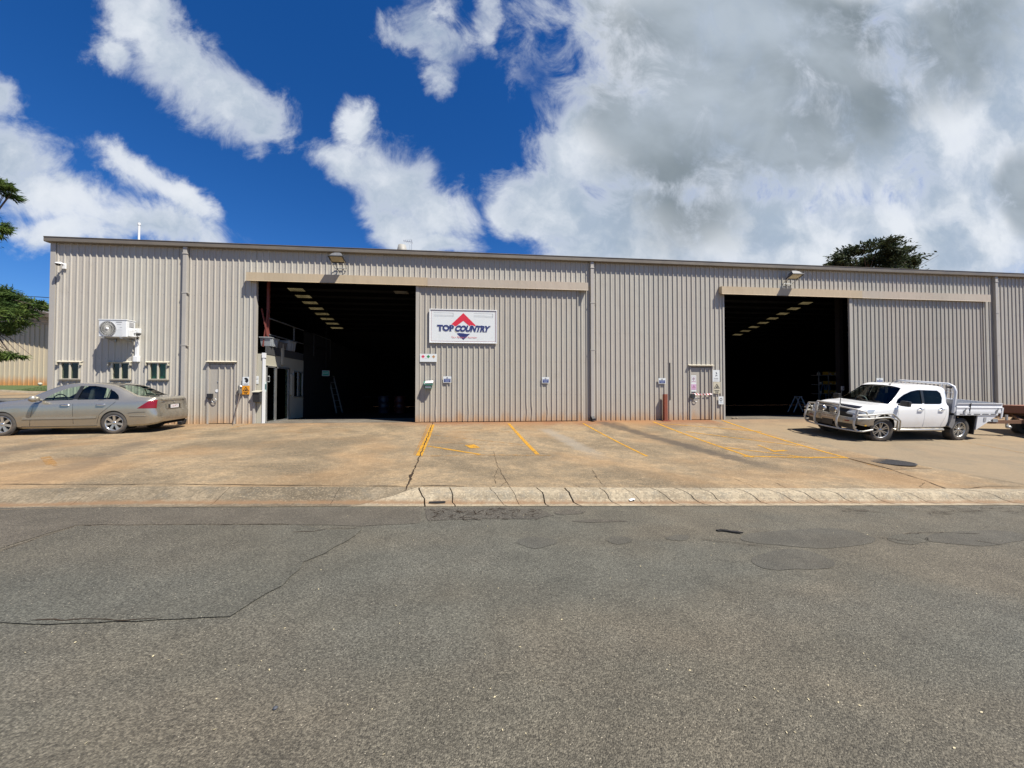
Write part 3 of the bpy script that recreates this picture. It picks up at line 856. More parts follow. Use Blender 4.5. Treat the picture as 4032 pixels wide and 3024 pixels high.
# personnel doors
M_steeldoor = wall_mat('door_leaf_steel', (.355, .33, .28), screws=False)
for i, (a, b) in enumerate(PD):
    mb = MB()
    mb.box(a+.012, b-.012, -.012, .02, .02, 2.11)
    for k in range(3):
        c = b - .12 - k*.2 if i == 0 else b-.10-k*.185
        mb.prism([(c-.026, -.0121), (c-.013, -.046), (c+.013, -.046), (c+.03, -.0121)], .025, 2.105, 'xy')
    mb.box(a+.012, a+.03, -.03, -.0121, .02, 2.11)
    d = mb.build('door', M_steeldoor, wh)
    mb = MB(); mb.prism([(-.11, 2.185), (.0, 2.215), (.0, 2.235), (-.113, 2.20)], a-.09, b+.07, 'yz'); mb.build('awning', M_sill, d)
    mb = MB(); mb.box(a-.035, a+.01, -.05, 0.0, .0, 2.14); mb.box(b-.01, b+.03, -.05, 0.0, .0, 2.14); mb.build('door_frame', M_trim, d)
    zl = 1.0 if i == 0 else .98
    mb = MB(); mb.box(a-.02, a+.15, -.10, -.0125, zl-.10, zl+.07); mb.build('lock_guard', M_black, d, bevel=.006)
    mb = MB(); mb.tube([(a+.20+.075*math.cos(k*PI/8), -.06, zl-.17+.075*math.sin(k*PI/8)) for k in range(16)], .011, 6, closed=True); mb.rod((a+.13, -.05, zl-.12), (a+.13, -.012, zl-.12), .03); mb.build('handle', M_steel, d)
    if i == 0:
        mb = MB(); mb.lathe([(0, -.025), (.055, -.025), (.055, -.0125)], (a+.27, 0, 1.17), 'y', 16, smooth=False); mb.build('label_plate', M_white, d)
        mb = MB(); mb.lathe([(0, -.03), (.025, -.03), (.025, -.0125)], (a+.30, 0, 1.50), 'y', 12, smooth=False); mb.build('lock', M_steel, d)

# dark slot: a tall gap cut in the sheet, frame of the hole
mb = MB(); mb.box(SLOT[0]-.012, SLOT[0]+.004, -.04, .03, SLOT[2], SLOT[3]); mb.box(SLOT[0], SLOT[1], .03, .04, SLOT[2], SLOT[3])
mb.build('slot_edge', M_black, wh)
# sliding doors with their track covers
def dent1(x, z):
    v = 0
    for xc, amp in ((-2.9, -.02), (-1.75, .03), (-1.55, .02), (.55, .025), (.75, .03), (1.35, .03)):
        v += amp*math.exp(-((x-xc)/.08)**2)*math.exp(-((z-.38)/.2)**2)
    return v
for (a, b, dent) in ((W(1637, 1400, -.1)[0], W(2277, 1400, -.1)[0], dent1), (W(3345, 1400, -.1)[0], W(3876, 1400, -.1)[0], None)):
    mb = MB(); wall_seg(mb, a+.13, b-.04, .02, 5.22, -.095, dent)
    mb.box(a, a+.13, -.135, -.06, .015, 5.22); mb.box(b-.04, b, -.13, -.06, .015, 5.22); mb.box(a+.13, b-.04, -.09, -.06, .03, .09)
    d = mb.build('sliding_door', M_door, wh)
for (pa, ps, pb) in ((968.7, 1681, 2316), (2842, 3393, 3900)):
    yb = -.21
    xa = W(pa, 1090, yb)[0]; xs = W(ps, 1110, yb)[0]; xb = W(pb, 1130, yb)[0]
    zt = W(pa, 1071 if pa < 1000 else 1127, yb)[1]; zb = W(pa, 1103 if pa < 1000 else 1156, yb)[1]
    prof = [(-.02, zt+.02), (yb, zt), (yb, zb), (yb-.012, zb-.012), (yb+.03, zb-.012), (yb+.03, zb+.02), (-.0, zb+.06)]
    for p, q, mm, dz in ((xa, xs+.02, M_beam, 0), (xs+.022, xb, M_beam2, -.006)):
        mb = MB(); mb.prism([(y, z+dz) for y, z in prof], p, q, 'yz')
        mb.build('track_cover', mm, wh, fix=True)
# door jambs and columns seen in the openings
for a_ in (O1[0], O2[0]):
    mb = MB(); mb.box(a_-.07, a_, -.03, .10, 0, 5.2); mb.build('jamb', M_trim, wh)
mb = MB()
mb.rod((-9.07, .42, 2.75), (-9.07, .42, 5.9), .08); mb.rod((-9.2, .35, 2.8), (-9.05, .35, 4.1), .04)
mb.rod((-9.05, .35, 3.2), (-9.24, .3, 4.2), .04)
mb.build('column', M_redpaint, wh)
mb = MB(); mb.box(W(3306, 1400, 1.0)[0], W(3322, 1400, 1.0)[0], 1.0, 1.2, 0, 5.8); mb.build('column', pm('dark_brown_steel', (.014, .010, .009), .7), wh)

# ---------------------------------------------------------------- office cabin inside the first doorway
of = thing('site_office', 'cream panelled office cabin with dark glass sliding doors inside the left doorway', 'office cabin', (-9.1, 1.5, 0))
of.location = (0, 0, 0)
X0 = -9.0
yn = .10; yfar = XP(1192, 1500, X0)[0]
HZ = XP(1036, 1392, X0)[1]
def yp(px): return XP(px, 1500, X0)[0]
dz = XP(1040, 1438, X0)[1]           # door head height
yd0, ydm, yd1 = yp(1041), yp(1082), yp(1134)
w0, w1 = yp(1153), yp(1190)
wz0, wz1 = .95, 1.95
mb = MB()
mb.box(-9.24, -9.02, .06, .12, 0, HZ)                       # white front return
mb.box(X0-.1, X0, .121, yd1, dz, HZ)                         # over the doors
mb.box(X0-.1, X0, yd1, w0, 0, HZ); mb.box(X0-.1, X0, w1, yfar+.05, 0, HZ)
mb.box(X0-.1, X0, w0, w1, 0, wz0); mb.box(X0-.1, X0, w0, w1, wz1, HZ)
mb.build('wall', M_cream, of)
mb = MB(); mb.box(-14, X0-.02, .25, yfar, HZ, HZ+.08); mb.build('roof', M_dark, of)
mb = MB(); mb.box(-9.04, X0+.03, .03, .115, 0, HZ-.15); mb.box(-9.06, X0+.05, .02, .10, HZ-.15, HZ+.03); mb.build('corner_post', M_white, of)
mb = MB(); mb.box(X0-.03, X0+.015, .18, yfar, HZ+.002, HZ+.30); mb.build('fascia_board', pm('charcoal_board', (.055, .055, .055), .6), of)
yy = yp(1107); mb = MB(); mb.box(X0+.016, X0+.07, yy-.07, yy+.07, dz+.1, HZ+.50); mb.build('bracket_post', M_cream, of)
mb = MB()
for a, b in ((.14, .20), (ydm-.06, ydm+.05), (yd1-.06, yd1+.03)): mb.box(X0+.001, X0+.05, a, b, .02, dz)
mb.box(X0+.001, X0+.05, .14, yd1, dz-.06, dz-.001); mb.box(X0+.001, X0+.06, .14, yd1, .0, .05)
dr = mb.build('sliding_doors', M_alu, of)
for a, b in ((.20, ydm-.06), (ydm+.05, yd1-.06)):
    mb = MB(); mb.box(X0+.015, X0+.02, a, b, .05, dz-.06); mb.build('pane', M_glassd, dr)
mb = MB(); mb.box(X0-.8, X0-.79, .14, yd1, 0, dz); mb.build('inner_lining', M_dark, of)
mb = MB()
for a, b in ((w0, w0+.05), (w1-.05, w1), ((w0+w1)/2-.04, (w0+w1)/2+.10)): mb.box(X0+.001, X0+.04, a, b, wz0, wz1)
mb.box(X0+.001, X0+.04, w0, w1, wz0-.04, wz0); mb.box(X0+.001, X0+.04, w0, w1, wz1, wz1+.04)
wn_ = mb.build('window', M_alu, of)
mb = MB(); mb.box(X0+.01, X0+.014, w0+.05, w1-.05, wz0, wz1); mb.build('pane', M_glassd, wn_)
mb = MB(); yy = yp(1147); mb.box(X0+.001, X0+.07, yy-.09, yy+.09, 1.0, 1.85); mb.build('conduit_cover', M_cream, of)
# mezzanine rail over the cabin
mb = MB()
for h in (.75, 1.35): mb.rod((X0-.02, .4, HZ+h), (X0-.02, 6.2, HZ+h), .04)
for y in (2.3, 4.2, 6.2): mb.rod((X0-.02, y, HZ+.3), (X0-.02, y, HZ+1.37), .05)
tag(mb.build('mezzanine_rail', pm('dark_grey_steel', (.11, .11, .11), .5)), 'dark steel handrail above the cream office cabin', 'handrail')
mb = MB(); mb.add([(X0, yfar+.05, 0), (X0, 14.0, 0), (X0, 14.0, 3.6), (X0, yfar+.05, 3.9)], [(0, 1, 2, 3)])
mb.build('block_wall', pm('shade_block_wall', (.006, .0055, .005), .9, var=.3, scale=6), wh)  # block wall blackened, its shade is in the colour
# tubs on the cabin roof
def tub(y, l, h, mat, label, x=-9.12, w=.4):
    t_ = thing('storage_tub', label, 'storage tub', (x, y, HZ+.31), group='tubs on the office roof')
    t_['group'] = 'tubs on the office roof'
    mb = MB()
    def rr(s_, z): return [(-w/2*s_, -l/2*s_, z), (w/2*s_, -l/2*s_, z), (w/2*s_, l/2*s_, z), (-w/2*s_, l/2*s_, z)]
    lv = [(.80, 0), (.95, h*.9), (1.05, h*.9), (1.05, h)]
    v = [p for s_, z in lv for p in rr(s_, z)]
    fs = [(3, 2, 1, 0)] + [(i*4+k, i*4+(k+1) % 4, (i+1)*4+(k+1) % 4, (i+1)*4+k) for i in range(3) for k in range(4)] + [(12, 13, 14, 15)]
    mb.add(v, fs); mb.build('tub', mat, t_, bevel=.01)
    mb = MB()
    for k in (-.25, 0, .25): mb.box(w/2*.9, w/2*.99, k*l-.02, k*l+.02, .02, h*.9)
    mb.build('rib', mat, t_)
mt = pm('clear_plastic_tub', (.28, .30, .31), .35, var=.1); mt2 = pm('grey_brown_tub', (.13, .12, .11), .5)
tub(.62, .62, .34, mt, 'pale translucent plastic tub nearest the red column on the office cabin roof')
tub(1.30, .55, .26, mt2, 'dull brown-grey tub in the middle of the row on the office cabin roof')
tub(2.02, .6, .40, mt, 'pale tall plastic tub behind the cream bracket on the office cabin roof')

# ---------------------------------------------------------------- things inside the doorways
def on_floor(px, py): return G(px, py, lambda x, y: 0)
x, y = on_floor(1200, 1634)
tb = thing('bucket', 'white plastic bucket on the floor by the end of the office cabin', 'bucket', (x, y, 0))
mb = MB(); mb.lathe([(0, 0), (.15, 0), (.18, .36), (.19, .36), (.19, .38), (.165, .38), (.14, .02), (0, .02)], n=20); mb.build('pail', M_white, tb)
mb = MB(); mb.tube([(.185*math.cos(a), .02, .34-.12*math.sin(a)) for a in [PI*k/10 for k in range(11)]], .006, 5); mb.build('bail_handle', M_steel, tb)
x, y = on_floor(1247, 1626)
tb = thing('carton', 'white carton standing on the floor behind the white bucket', 'carton', (x, y, 0))
mb = MB(); mb.box(-.14, .14, -.1, .1, 0, .30); mb.build('carton_body', M_white, tb, bevel=.004)
mb = MB(); mb.box(-.02, .02, -.103, -.1005, .0, .30); mb.box(-.10, .10, -.102, -.1002, .12, .20); mb.build('tape', M_grey, tb)
def aframe(loc, rz, w, h, sp, mat, name, label, cat, rungs=4):
    t_ = thing(name, label, cat, loc, rz)
    for s_ in (-1, 1):
        mb = MB(); mb.rod((s_*w/2, -sp/2, 0), (s_*w/2*.8, -.03, h), .065, .03, up=(1, 0, 0)); mb.build('stile', mat, t_)
        mb = MB(); mb.rod((s_*w/2, sp/2, 0), (s_*w/2*.8, .03, h), .05, .025, up=(1, 0, 0)); mb.build('stile', mat, t_)
    for k in range(rungs):
        f = (k+1)/(rungs+1); mb = MB(); y = -sp/2*(1-f)-.03*f
        mb.box(-w/2*(1-.2*f), w/2*(1-.2*f), y-.04, y+.04, h*f-.012, h*f+.012); mb.build('tread', mat, t_)
    mb = MB(); mb.box(-w*.42, w*.42, -.09, .09, h-.01, h+.03); mb.build('top_cap', mat, t_, bevel=.006)
    return t_
x, y = on_floor(1262, 1630)
aframe((x+.1, y+1.0, 0), R(75), .5, 1.95, 1.1, pm('pale_aluminium', (.22, .22, .21), .6, .1), 'step_ladder', 'tall pale A-frame ladder leaning open in the dark of the left doorway', 'ladder', 5)
x, y = on_floor(3143, 1622)
aframe((x, y, 0), R(82), .45, .85, .80, pm('bright_aluminium', (.72, .74, .76), .5, .1), 'step_stool', 'low silver A-frame step in the dark of the right doorway left of the bull bar', 'step stool', 2)
x, y = on_floor(3212, 1612)
aframe((x+.2, y-.5, 0), R(78), .5, 1.75, .55, pm('blue_fibreglass', (.16, .30, .46), .5), 'step_ladder', 'tall blue stepladder behind the bull bar in the right doorway', 'ladder', 5)
# shelving with yellow bins
yb = 3.6; xs0 = W(3224, 1500, yb)[0]; xs1 = W(3262, 1500, yb)[0]; xs2 = W(3312, 1500, yb)[0]
sh = thing('shelf_rack', 'steel shelf rack holding yellow bins just inside the right doorway', 'shelving', ((xs0+xs2)/2, yb, 0)); cx = (xs0+xs2)/2
M_shelf = pm('shelf_steel', (.33, .31, .28), .5, .3)
for k, xx in enumerate((xs0, xs1, xs2)):
    mb = MB(); mb.box(xx-cx-.02, xx-cx+.02, -.02, .02, 0, 2.2); mb.build('upright', M_shelf, sh)
levels = [W(3260, p, yb)[1] for p in (1549, 1513, 1476)]
for z in levels + [.45]:
    mb = MB(); mb.box(xs0-cx, xs2-cx, -.02, .45, z-.03, z); mb.build('shelf', M_shelf, sh)
M_yel = pm('yellow_plastic', (.55, .30, .02), .5, var=.2)
k = 0
for px, pz, lab in ((3272, 0, 'lower shelf beside the steel upright'), (3292, 0, 'lower shelf nearer the brown column'), (3270, 1, 'middle shelf beside the steel upright'), (3290, 1, 'middle shelf nearer the brown column'), (3268, 2, 'top shelf beside the steel upright'), (3288, 2, 'top shelf nearer the brown column')):
    xx = W(px, 1500, yb)[0]
    t_ = thing('parts_bin', 'yellow parts bin on the %s' % lab, 'storage bin', (xx, yb+.1, levels[pz]), group='yellow bins on the rack')
    mb = MB(); mb.prism([(-.10, .0), (.2, .0), (.2, .17), (-.03, .17), (-.13, .10)], -.12, .12, 'yz'); mb.build('bin', M_yel, t_, fix=True)
    mb = MB(); mb.box(-.05, .05, -.125, -.118, .03, .07); mb.build('card', M_white, t_)
for px, lv, lab in ((3231, 1, 'small white tin on the middle shelf behind the blue stepladder'), (3231, 0, 'small white tin on the lower shelf behind the blue stepladder'), (3226, 2, 'small white tin on the end of the top shelf above the blue stepladder')):
    t_ = thing('tin', lab, 'tin', (W(px, 1500, yb)[0]+.05, yb+.08, levels[lv]), group='tins on the rack')
    mb = MB(); mb.lathe([(0, 0), (.07, 0), (.07, .12), (.075, .125), (0, .125)], n=16); mb.build('can', M_white, t_)
xx, zz = W(3316, 1529, .99)
t_ = thing('wall_switch', 'pale switch box fixed to the brown column in the right doorway', 'switch box', (xx, .99, zz))
mb = MB(); mb.box(-.06, .06, -.05, .005, -.10, .10); mb.build('box', M_white, t_, bevel=.01); mb = MB(); mb.box(-.02, .02, -.065, -.05, -.03, .03); mb.build('toggle', M_grey, t_)
# pendant high-bay lamps
for (px, py, yy, lab) in ((1428, 1168, 4.0, 'left'), (2893, 1208, 4.6, 'right')):
    xx, zz = W(px, py, yy)
    t_ = thing('pendant_lamp', 'dim high-bay pendant lamp hanging in the dark %s doorway' % lab, 'pendant lamp', (xx, yy, zz), group='high-bay lamps')
    mb = MB(); mb.lathe([(.17, 0), (.15, .08), (.07, .25), (.05, .32), (0, .34)], n=20); mb.build('shade', M_alu, t_)
    mb = MB(); mb.tube([(0, 0, .33), (0, 0, rz_(yy)-zz)], .008, 6); mb.build('hanger', M_black, t_)
    mb = MB(); mb.lathe([(0, .02), (.10, .02), (.12, .04)], n=16); mb.build('lens', M_white, t_)
# exit sign, switch
xx, zz = W(1283, 1470, 4.9)
t_ = thing('exit_sign', 'small green exit sign deep inside the left doorway', 'exit sign', (xx, 4.9, zz))
mb = MB(); mb.box(-.17, .17, -.02, .02, -.13, .13); mb.build('sign_plate', M_white, t_)
mb = MB(); mb.box(-.15, .15, -.024, -.0202, -.11, .11); mb.build('green_panel', M_green, t_)
text_mesh('EXIT', .12, M_white, (0, -.027, 0), 'lettering', t_)
mb = MB(); mb.rod((0, 0, .13), (0, 0, rz_(4.9)-zz), .012); mb.build('hanger', M_black, t_)
# heap of things in the dark at the back
x, y = 13.0-20.0, 7.0
bench = thing('work_bench', 'dark work bench with yellow sacking at the back of the left doorway', 'work bench', (x+.2, y, 0))
mb = MB(); mb.box(-.9, .9, -.35, .35, .82, .88); mb.build('bench_top', M_dark, bench)
for sx in (-.8, .8):
    for sy in (-.3, .3):
        mb = MB(); mb.box(sx-.03, sx+.03, sy-.03, sy+.03, 0, .82); mb.build('leg', M_dark, bench)
for (px, col, nm, lab) in ((1575, (.05, .005, .004), 'drum', 'dark red drum in the shade at the right of the left doorway'), (1512, (.004, .007, .02), 'drum', 'dark blue drum in the shade of the left doorway')):
    xx = W(px, 1560, 6.0)[0]
    t_ = thing(nm, lab, 'drum', (xx, 6.0, 0), group='drums inside the left doorway')
    mb = MB(); mb.lathe([(0, 0), (.28, 0), (.285, .02), (.28, .3), (.29, .31), (.28, .32), (.28, .58), (.29, .59), (.28, .6), (.28, .88), (.29, .9), (.27, .9), (.27, .88), (0, .88)], n=24)
    mb.build('barrel', pm('drum_paint', col, .5, var=.2), t_); mb = MB(); mb.lathe([(0, .90), (.03, .90), (.03, .885)], (.15, .05, 0), n=10); mb.build('bung', M_steel, t_)

# ---------------------------------------------------------------- roof-top things
xx, zz = W(547, 945, .35)
t_ = thing('vent_pipe', 'thin white vent pipe rising above the roofline near the left corner', 'vent pipe', (xx, .35, 6.2))
h = W(547, 878, .35)[1] - 6.2
mb = MB(); mb.tube([(0, 0, -.02), (0, 0, h-.08)], .033, 10); mb.build('pipe', M_white, t_)
mb = MB(); mb.tube([(0, 0, h-.08), (0, 0, h)], .045, 10); mb.build('cap', M_white, t_)
yy = 3.2; xx = W(1583, 975, yy)[0]; zt = W(1583, 966, yy)[1]
t_ = thing('roof_vent', 'squat beige dome vent showing just above the gutter', 'roof vent', (xx, yy, rz_(yy)))
hh = zt - rz_(yy)
mb = MB(); mb.lathe([(.20, -.1), (.20, hh*.72), (.235, hh*.72), (.235, hh*.86), (.17, hh), (0, hh)], n=20); mb.build('dome', pm('beige_vent', (.26, .25, .22), .6), t_)
mb = MB(); mb.box(-.3, .3, -.3, .3, -.06, .04); mb.build('flashing', M_trim, t_)
yy = 5.5; xx = W(1621, 960, yy)[0]; zt = W(1621, 944, yy)[1]
t_ = thing('tv_antenna', 'small thin television antenna on the roof beside the dome vent', 'antenna', (xx, yy, rz_(yy)))
hh = zt - rz_(yy)
mb = MB(); mb.tube([(0, 0, 0), (0, 0, hh)], .012, 6); mb.build('mast', M_steel, t_)
mb = MB(); mb.rod((.04, 0, hh-.12), (-.42, 0, hh-.07), .02); mb.build('boom', M_alu, t_)
for k, xo in enumerate((-.40, -.3, -.2, -.1, 0)):
    mb = MB(); mb.rod((xo, -.16-.04*k, hh-.09), (xo, .16+.04*k, hh-.09), .008); mb.rod((xo, 0, hh-.15), (xo, 0, hh-.03), .006); mb.build('element', M_alu, t_)
mb = MB(); mb.rod((-.10, .05, 0), (-.10, .05, hh-.25), .012); mb.build('stay', M_steel, t_)

# ---------------------------------------------------------------- fittings on the wall
# air conditioner
ya = -.45
ax0, az1 = W(389, 1256, ya); ax1, az0 = W(497, 1329, ya)
ac = thing('air_conditioner', 'white outdoor air conditioning unit with one round fan on wall brackets above the small windows', 'air conditioner', ((ax0+ax1)/2, 0, az0))
w, h = ax1-ax0, az1-az0
M_acw = pm('air_conditioner_white', (.60, .61, .60), .4, var=.03)
mb = MB(); mb.box(-w/2, w/2, ya, ya+.33, .02, h-.03); body = mb.build('casing', M_acw, ac, bevel=.015)
mb = MB(); mb.box(-w/2-.012, w/2+.012, ya-.012, ya+.34, h-.03, h); mb.build('lid', M_acw, ac, bevel=.008)
fc = (-w*.17, h*.47); fr = w*.295
mb = MB(); mb.lathe([(0, ya-.004), (fr*.98, ya-.004)], (fc[0], 0, fc[1]), 'y', 32, smooth=False); mb.build('fan_shade', pm('fan_shadow_grey', (.10, .10, .095), .6), ac)  # flat grey disc paints the shade behind the fan guard
mb = MB(); mb.lathe([(fr*.95, ya-.002), (fr*1.02, ya-.02), (fr*1.06, ya-.002)], (fc[0], 0, fc[1]), 'y', 32); mb.build('fan_ring', M_grey, ac)
mb = MB()
for k in range(26):
    a = 2*PI*k/26; pts = []
    for q in rng(.14, .96, 5):
        aa = a + q*.75; pts.append((fc[0]+fr*q*math.cos(aa), ya-.016, fc[1]+fr*q*math.sin(aa)))
    mb.tube(pts, .0055, 4, caps=False)
for q in (.4, .7): mb.tube([(fc[0]+fr*q*math.cos(2*PI*k/24), ya-.016, fc[1]+fr*q*math.sin(2*PI*k/24)) for k in range(24)], .0035, 4, closed=True)
mb.build('fan_guard', pm('guard_grey', (.50, .49, .45), .5), ac)
mb = MB(); mb.lathe([(0, ya-.03), (.045, ya-.028), (.05, ya-.01)], (fc[0], 0, fc[1]), 'y', 16); mb.build('hub', M_white, ac)
mb = MB(); mb.box(w*.12, w*.33, ya-.002, ya-.0, h*.83, h*.86); mb.build('logo_bar', M_black, ac)
mb = MB(); mb.box(w*.16, w*.31, ya-.002, ya-.0, h*.71, h*.735); mb.box(w*.26, w*.34, ya-.002, 0+ya, h*.54, h*.57); mb.build('label', M_grey, ac)
mb = MB()
for k in range(6): mb.box(w*.10, w*.36, ya-.003, ya, h*(.12+.065*k), h*(.12+.065*k)+.005)
mb.build('louvre', M_acw, ac)
mb = MB(); mb.box(w/2, w/2+.05, ya+.05, ya+.30, .05, h*.45); mb.build('valve_cover', M_acw, ac, bevel=.01)
mb = MB(); mb.box(w/2+.001, w/2+.012, ya+.10, ya+.26, h*.62, h*.88); mb.build('recess_handle', M_grey, ac)
for xo in (-w*.32, w*.32):
    mb = MB(); mb.box(xo-.02, xo+.02, ya-.03, -.001, -.035, .0); mb.box(xo-.02, xo+.02, -.035, -.002, -.10, .34); mb.rod((xo, -.03, -.10), (xo, ya+.12, -.03), .02); mb.build('bracket', M_steel, ac)
# conduit beside it
dx0, dz1 = W(534, 1337, -.06); dx1, dz0 = W(546, 1402, -.06)
cd = thing('cable_duct', 'white vertical pipe duct running down the wall beside the air conditioner', 'pipe duct', ((dx0+dx1)/2, 0, dz0)); hh = dz1-dz0; cdx = (dx0+dx1)/2
mb = MB(); mb.box(-.045, .045, -.095, -.01, 0, hh); mb.build('duct', M_white, cd, bevel=.01)
mb = MB(); mb.box(-.075, .075, -.13, -.01, -.21, 0); mb.build('end_cap', M_white, cd, bevel=.02)
xr = ax1 + .05 - cdx
mb = MB(); mb.tube([(xr, -.25, hh+.08), (xr+.15, -.22, hh+.10), (-.01, -.14, hh+.07), (0, -.06, -.05+hh)], .022, 8); mb.build('pipe', M_white, cd)
mb = MB(); mb.tube([(xr, -.22, hh+.18), (xr+.18, -.2, hh+.17), (.03, -.12, hh+.12), (.03, -.05, -.03+hh)], .018, 8); mb.build('cable', M_black, cd)
mb = MB(); mb.box(-.06, .09, -.12, -.01, hh+.22, hh+.38); mb.build('isolator_switch', M_acw, cd, bevel=.012)
mb = MB(); mb.tube([(xr, -.30, hh+.30), (0, -.1, hh+.33)], .012, 6); mb.tube([(xr, -.30, hh+.25), (0, -.1, hh+.27)], .009, 6); mb.build('power_lead', M_acw, cd)

# CCTV camera
cx_, cz_ = W(255, 1048, -.04)
cc_ = thing('security_camera', 'white dome security camera on a bracket near the top left corner of the wall', 'security camera', (cx_, 0, cz_))
mb = MB(); mb.box(-.05, .05, -.075, -.03, -.10, .09); mb.build('mount', M_white, cc_, bevel=.008)
tx = W(229, 1035, -.22)[0]-cx_; tz = W(229, 1038, -.22)[1]-cz_
mb = MB(); mb.tube([(0, -.06, .05), (-.05, -.14, .09), (tx+.04, -.20, tz)], .026, 8); mb.build('arm', M_white, cc_)
mb = MB(); mb.lathe([(0, .045), (.05, .04), (.08, .016), (.085, -.01), (.07, -.015)], (tx, -.22, tz), 'z', 20); mb.build('dome_housing', M_white, cc_)
mb = MB(); mb.lathe([(.068, -.012), (.062, -.04), (.04, -.065), (0, -.072)], (tx, -.22, tz), 'z', 20); mb.build('dome_lens', pm('smoked_dome', (.02, .02, .022), .1), cc_)

# floodlights
def flood(px, py, label):
    yy = -.42
    x0, z0 = W(px, py, yy)
    f_ = thing('floodlight', label, 'floodlight', (x0, 0, z0), group='floodlights over the doorways')
    M_al = pm('weathered_aluminium', (.13, .13, .128), .6, .3, .4, 14)
    c, s_ = math.cos(R(62)), math.sin(R(62))
    # tilted body: glass faces down and outward
    n = Vector((0, -.35, -.94)).normalized(); up = Vector((0, -.94, .35)).normalized(); sx = Vector((1, 0, 0))
    C = Vector((0, yy, 0))
    def P(a, b, d): return tuple(C + sx*a + up*b + n*d)
    def fr_(w_, h_, d): return [P(-w_, -h_, d), P(w_, -h_, d), P(w_, h_, d), P(-w_, h_, d)]
    mb = MB()
    lv = [fr_(.09, .06, -.22), fr_(.16, .10, -.16), fr_(.22, .15, -.02), fr_(.22, .15, .0)]
    v = [p for l in lv for p in l]
    mb.add(v, [(3, 2, 1, 0)] + [(i*4+k, i*4+(k+1) % 4, (i+1)*4+(k+1) % 4, (i+1)*4+k) for i in range(3) for k in range(4)])
    mb.build('housing', M_al, f_, fix=True)
    mb = MB()
    for k in range(5): mb.obox(C + n*-.20 + sx*(k-2)*.035, sx*.004, up*.07, n*.035)
    mb.build('cooling_fins', M_al, f_)
    mb = MB()
    a, b_ = fr_(.255, .185, .0), fr_(.215, .145, .0); a2, b2 = fr_(.255, .185, .035), fr_(.215, .145, .03)
    v = a + a2 + b2 + b_
    mb.add(v, [(i*4+k, i*4+(k+1) % 4, ((i+1) % 4)*4+(k+1) % 4, ((i+1) % 4)*4+k) for i in range(4) for k in range(4)])
    mb.build('bezel', M_black, f_, fix=True)
    mb = MB(); mb.add(fr_(.215, .145, .02), [(0, 1, 2, 3)]); mb.build('lens', pm('yellowed_lens', (.36, .32, .22), .15, var=.2), f_)
    mb = MB()
    for s in (-1, 1): mb.tube([(.235*s, yy+.02, .02), (.235*s, yy+.10, -.10), (.20*s, -.04, -.22)], .014, 6)
    mb.tube([(-.20, -.04, -.22), (.20, -.04, -.22)], .014, 6)
    mb.build('bracket', M_steel, f_)
    mb = MB(); mb.tube([(-.05, yy+.14, .02), (-.14, -.2, -.12), (-.10, -.06, -.25), (-.02, -.03, -.40)], .009, 6); mb.build('cable', M_black, f_)
    return f_
flood(1327, 1019, 'weathered floodlight on a bracket above the left doorway')
flood(3130, 1087, 'weathered floodlight on a bracket above the right doorway')
# ---------------------------------------------------------------- signs
M_sign = pm('sign_white', (.58, .60, .585), .35, var=.03, dirt=(.50, .52, .49), dscale=3, dlo=.55, dhi=.85)
M_navy = pm('sign_navy', (.022, .030, .12), .4, var=.2)
M_red = pm('sign_red', (.52, .022, .04), .4, var=.08)
M_ink = pm('sign_black', (.012, .012, .014), .5)
M_pinkred = pm('script_red', (.55, .14, .15), .5)
def plate(px0, py0, px1, py1, y, name, label, cat='sign', mat=None, th=.006, group=None):
    x0, z1 = W(px0, py0, y); x1, z0 = W(px1, py1, y)
    t_ = thing(name, label, cat, ((x0+x1)/2, y, z0), group=group)
    w, h = x1-x0, z1-z0
    mb = MB(); mb.box(-w/2, w/2, 0, th, 0, h); mb.build('plate', mat or M_sign, t_, bevel=.0015)
    return t_, w, h
YS = -.150
# big company board
sg, w, h = plate(1694, 1219, 1954, 1350, YS, 'company_sign', 'large white company sign with a red arrowhead logo on the left sliding door', 'sign', None, .012)
M_brd = pm('border_red_brown', (.30, .06, .07), .5)
mb = MB(); b = .02
for (x0, x1, z0, z1) in ((-w/2-.03, w/2+.03, -.03, 0), (-w/2-.03, w/2+.03, h, h+.03), (-w/2-.03, -w/2, 0, h), (w/2, w/2+.03, 0, h)):
    mb.box(x0, x1, -.02, .015, z0, z1)
mb.build('frame', M_white, sg, bevel=.003)
mb = MB(); i_ = .035
for (x0, x1, z0, z1) in ((-w/2+i_, w/2-i_, i_, i_+.008), (-w/2+i_, w/2-i_, h-i_-.008, h-i_), (-w/2+i_, -w/2+i_+.008, i_, h-i_), (w/2-i_-.008, w/2-i_, i_, h-i_)):
    mb.box(x0, x1, -.003, -.0005, z0, z1)
mb.build('border_line', M_brd, sg)
def sxy(cx, cy):     # crop pixel of the sign photograph -> local x, z
    return (-w/2 + (cx-100)/(2090-100)*w, h - (cy-75)/(1070-75)*h)
def poly(pts, y, mat, name, parent, t_=.002):
    mb = MB(); mb.prism([sxy(*p) for p in pts], y-t_, y, 'xz'); return mb.build(name, mat, parent, fix=True)
poly([(1090, 160), (1490, 560), (1270, 560), (1088, 402), (870, 575), (690, 555)], -.001, M_red, 'red_arrow', sg)
poly([(1090, 995), (890, 800), (960, 778), (1090, 788), (1200, 806), (1298, 796)], -.001, M_navy, 'blue_arrow', sg)
poly([(812, 710), (865, 770), (975, 735), (975, 724), (868, 752), (825, 708)], -.001, pm('pale_gold', (.55, .50, .30), .5), 'gold_stroke', sg)
x, z = sxy(560, 640); zz = h/995*175*1.36
o = text_mesh('TOP', zz, M_sign, (x, -.0065, z), 'lettering_halo', sg, bold=.028, ext=.0008, sx=1.06)
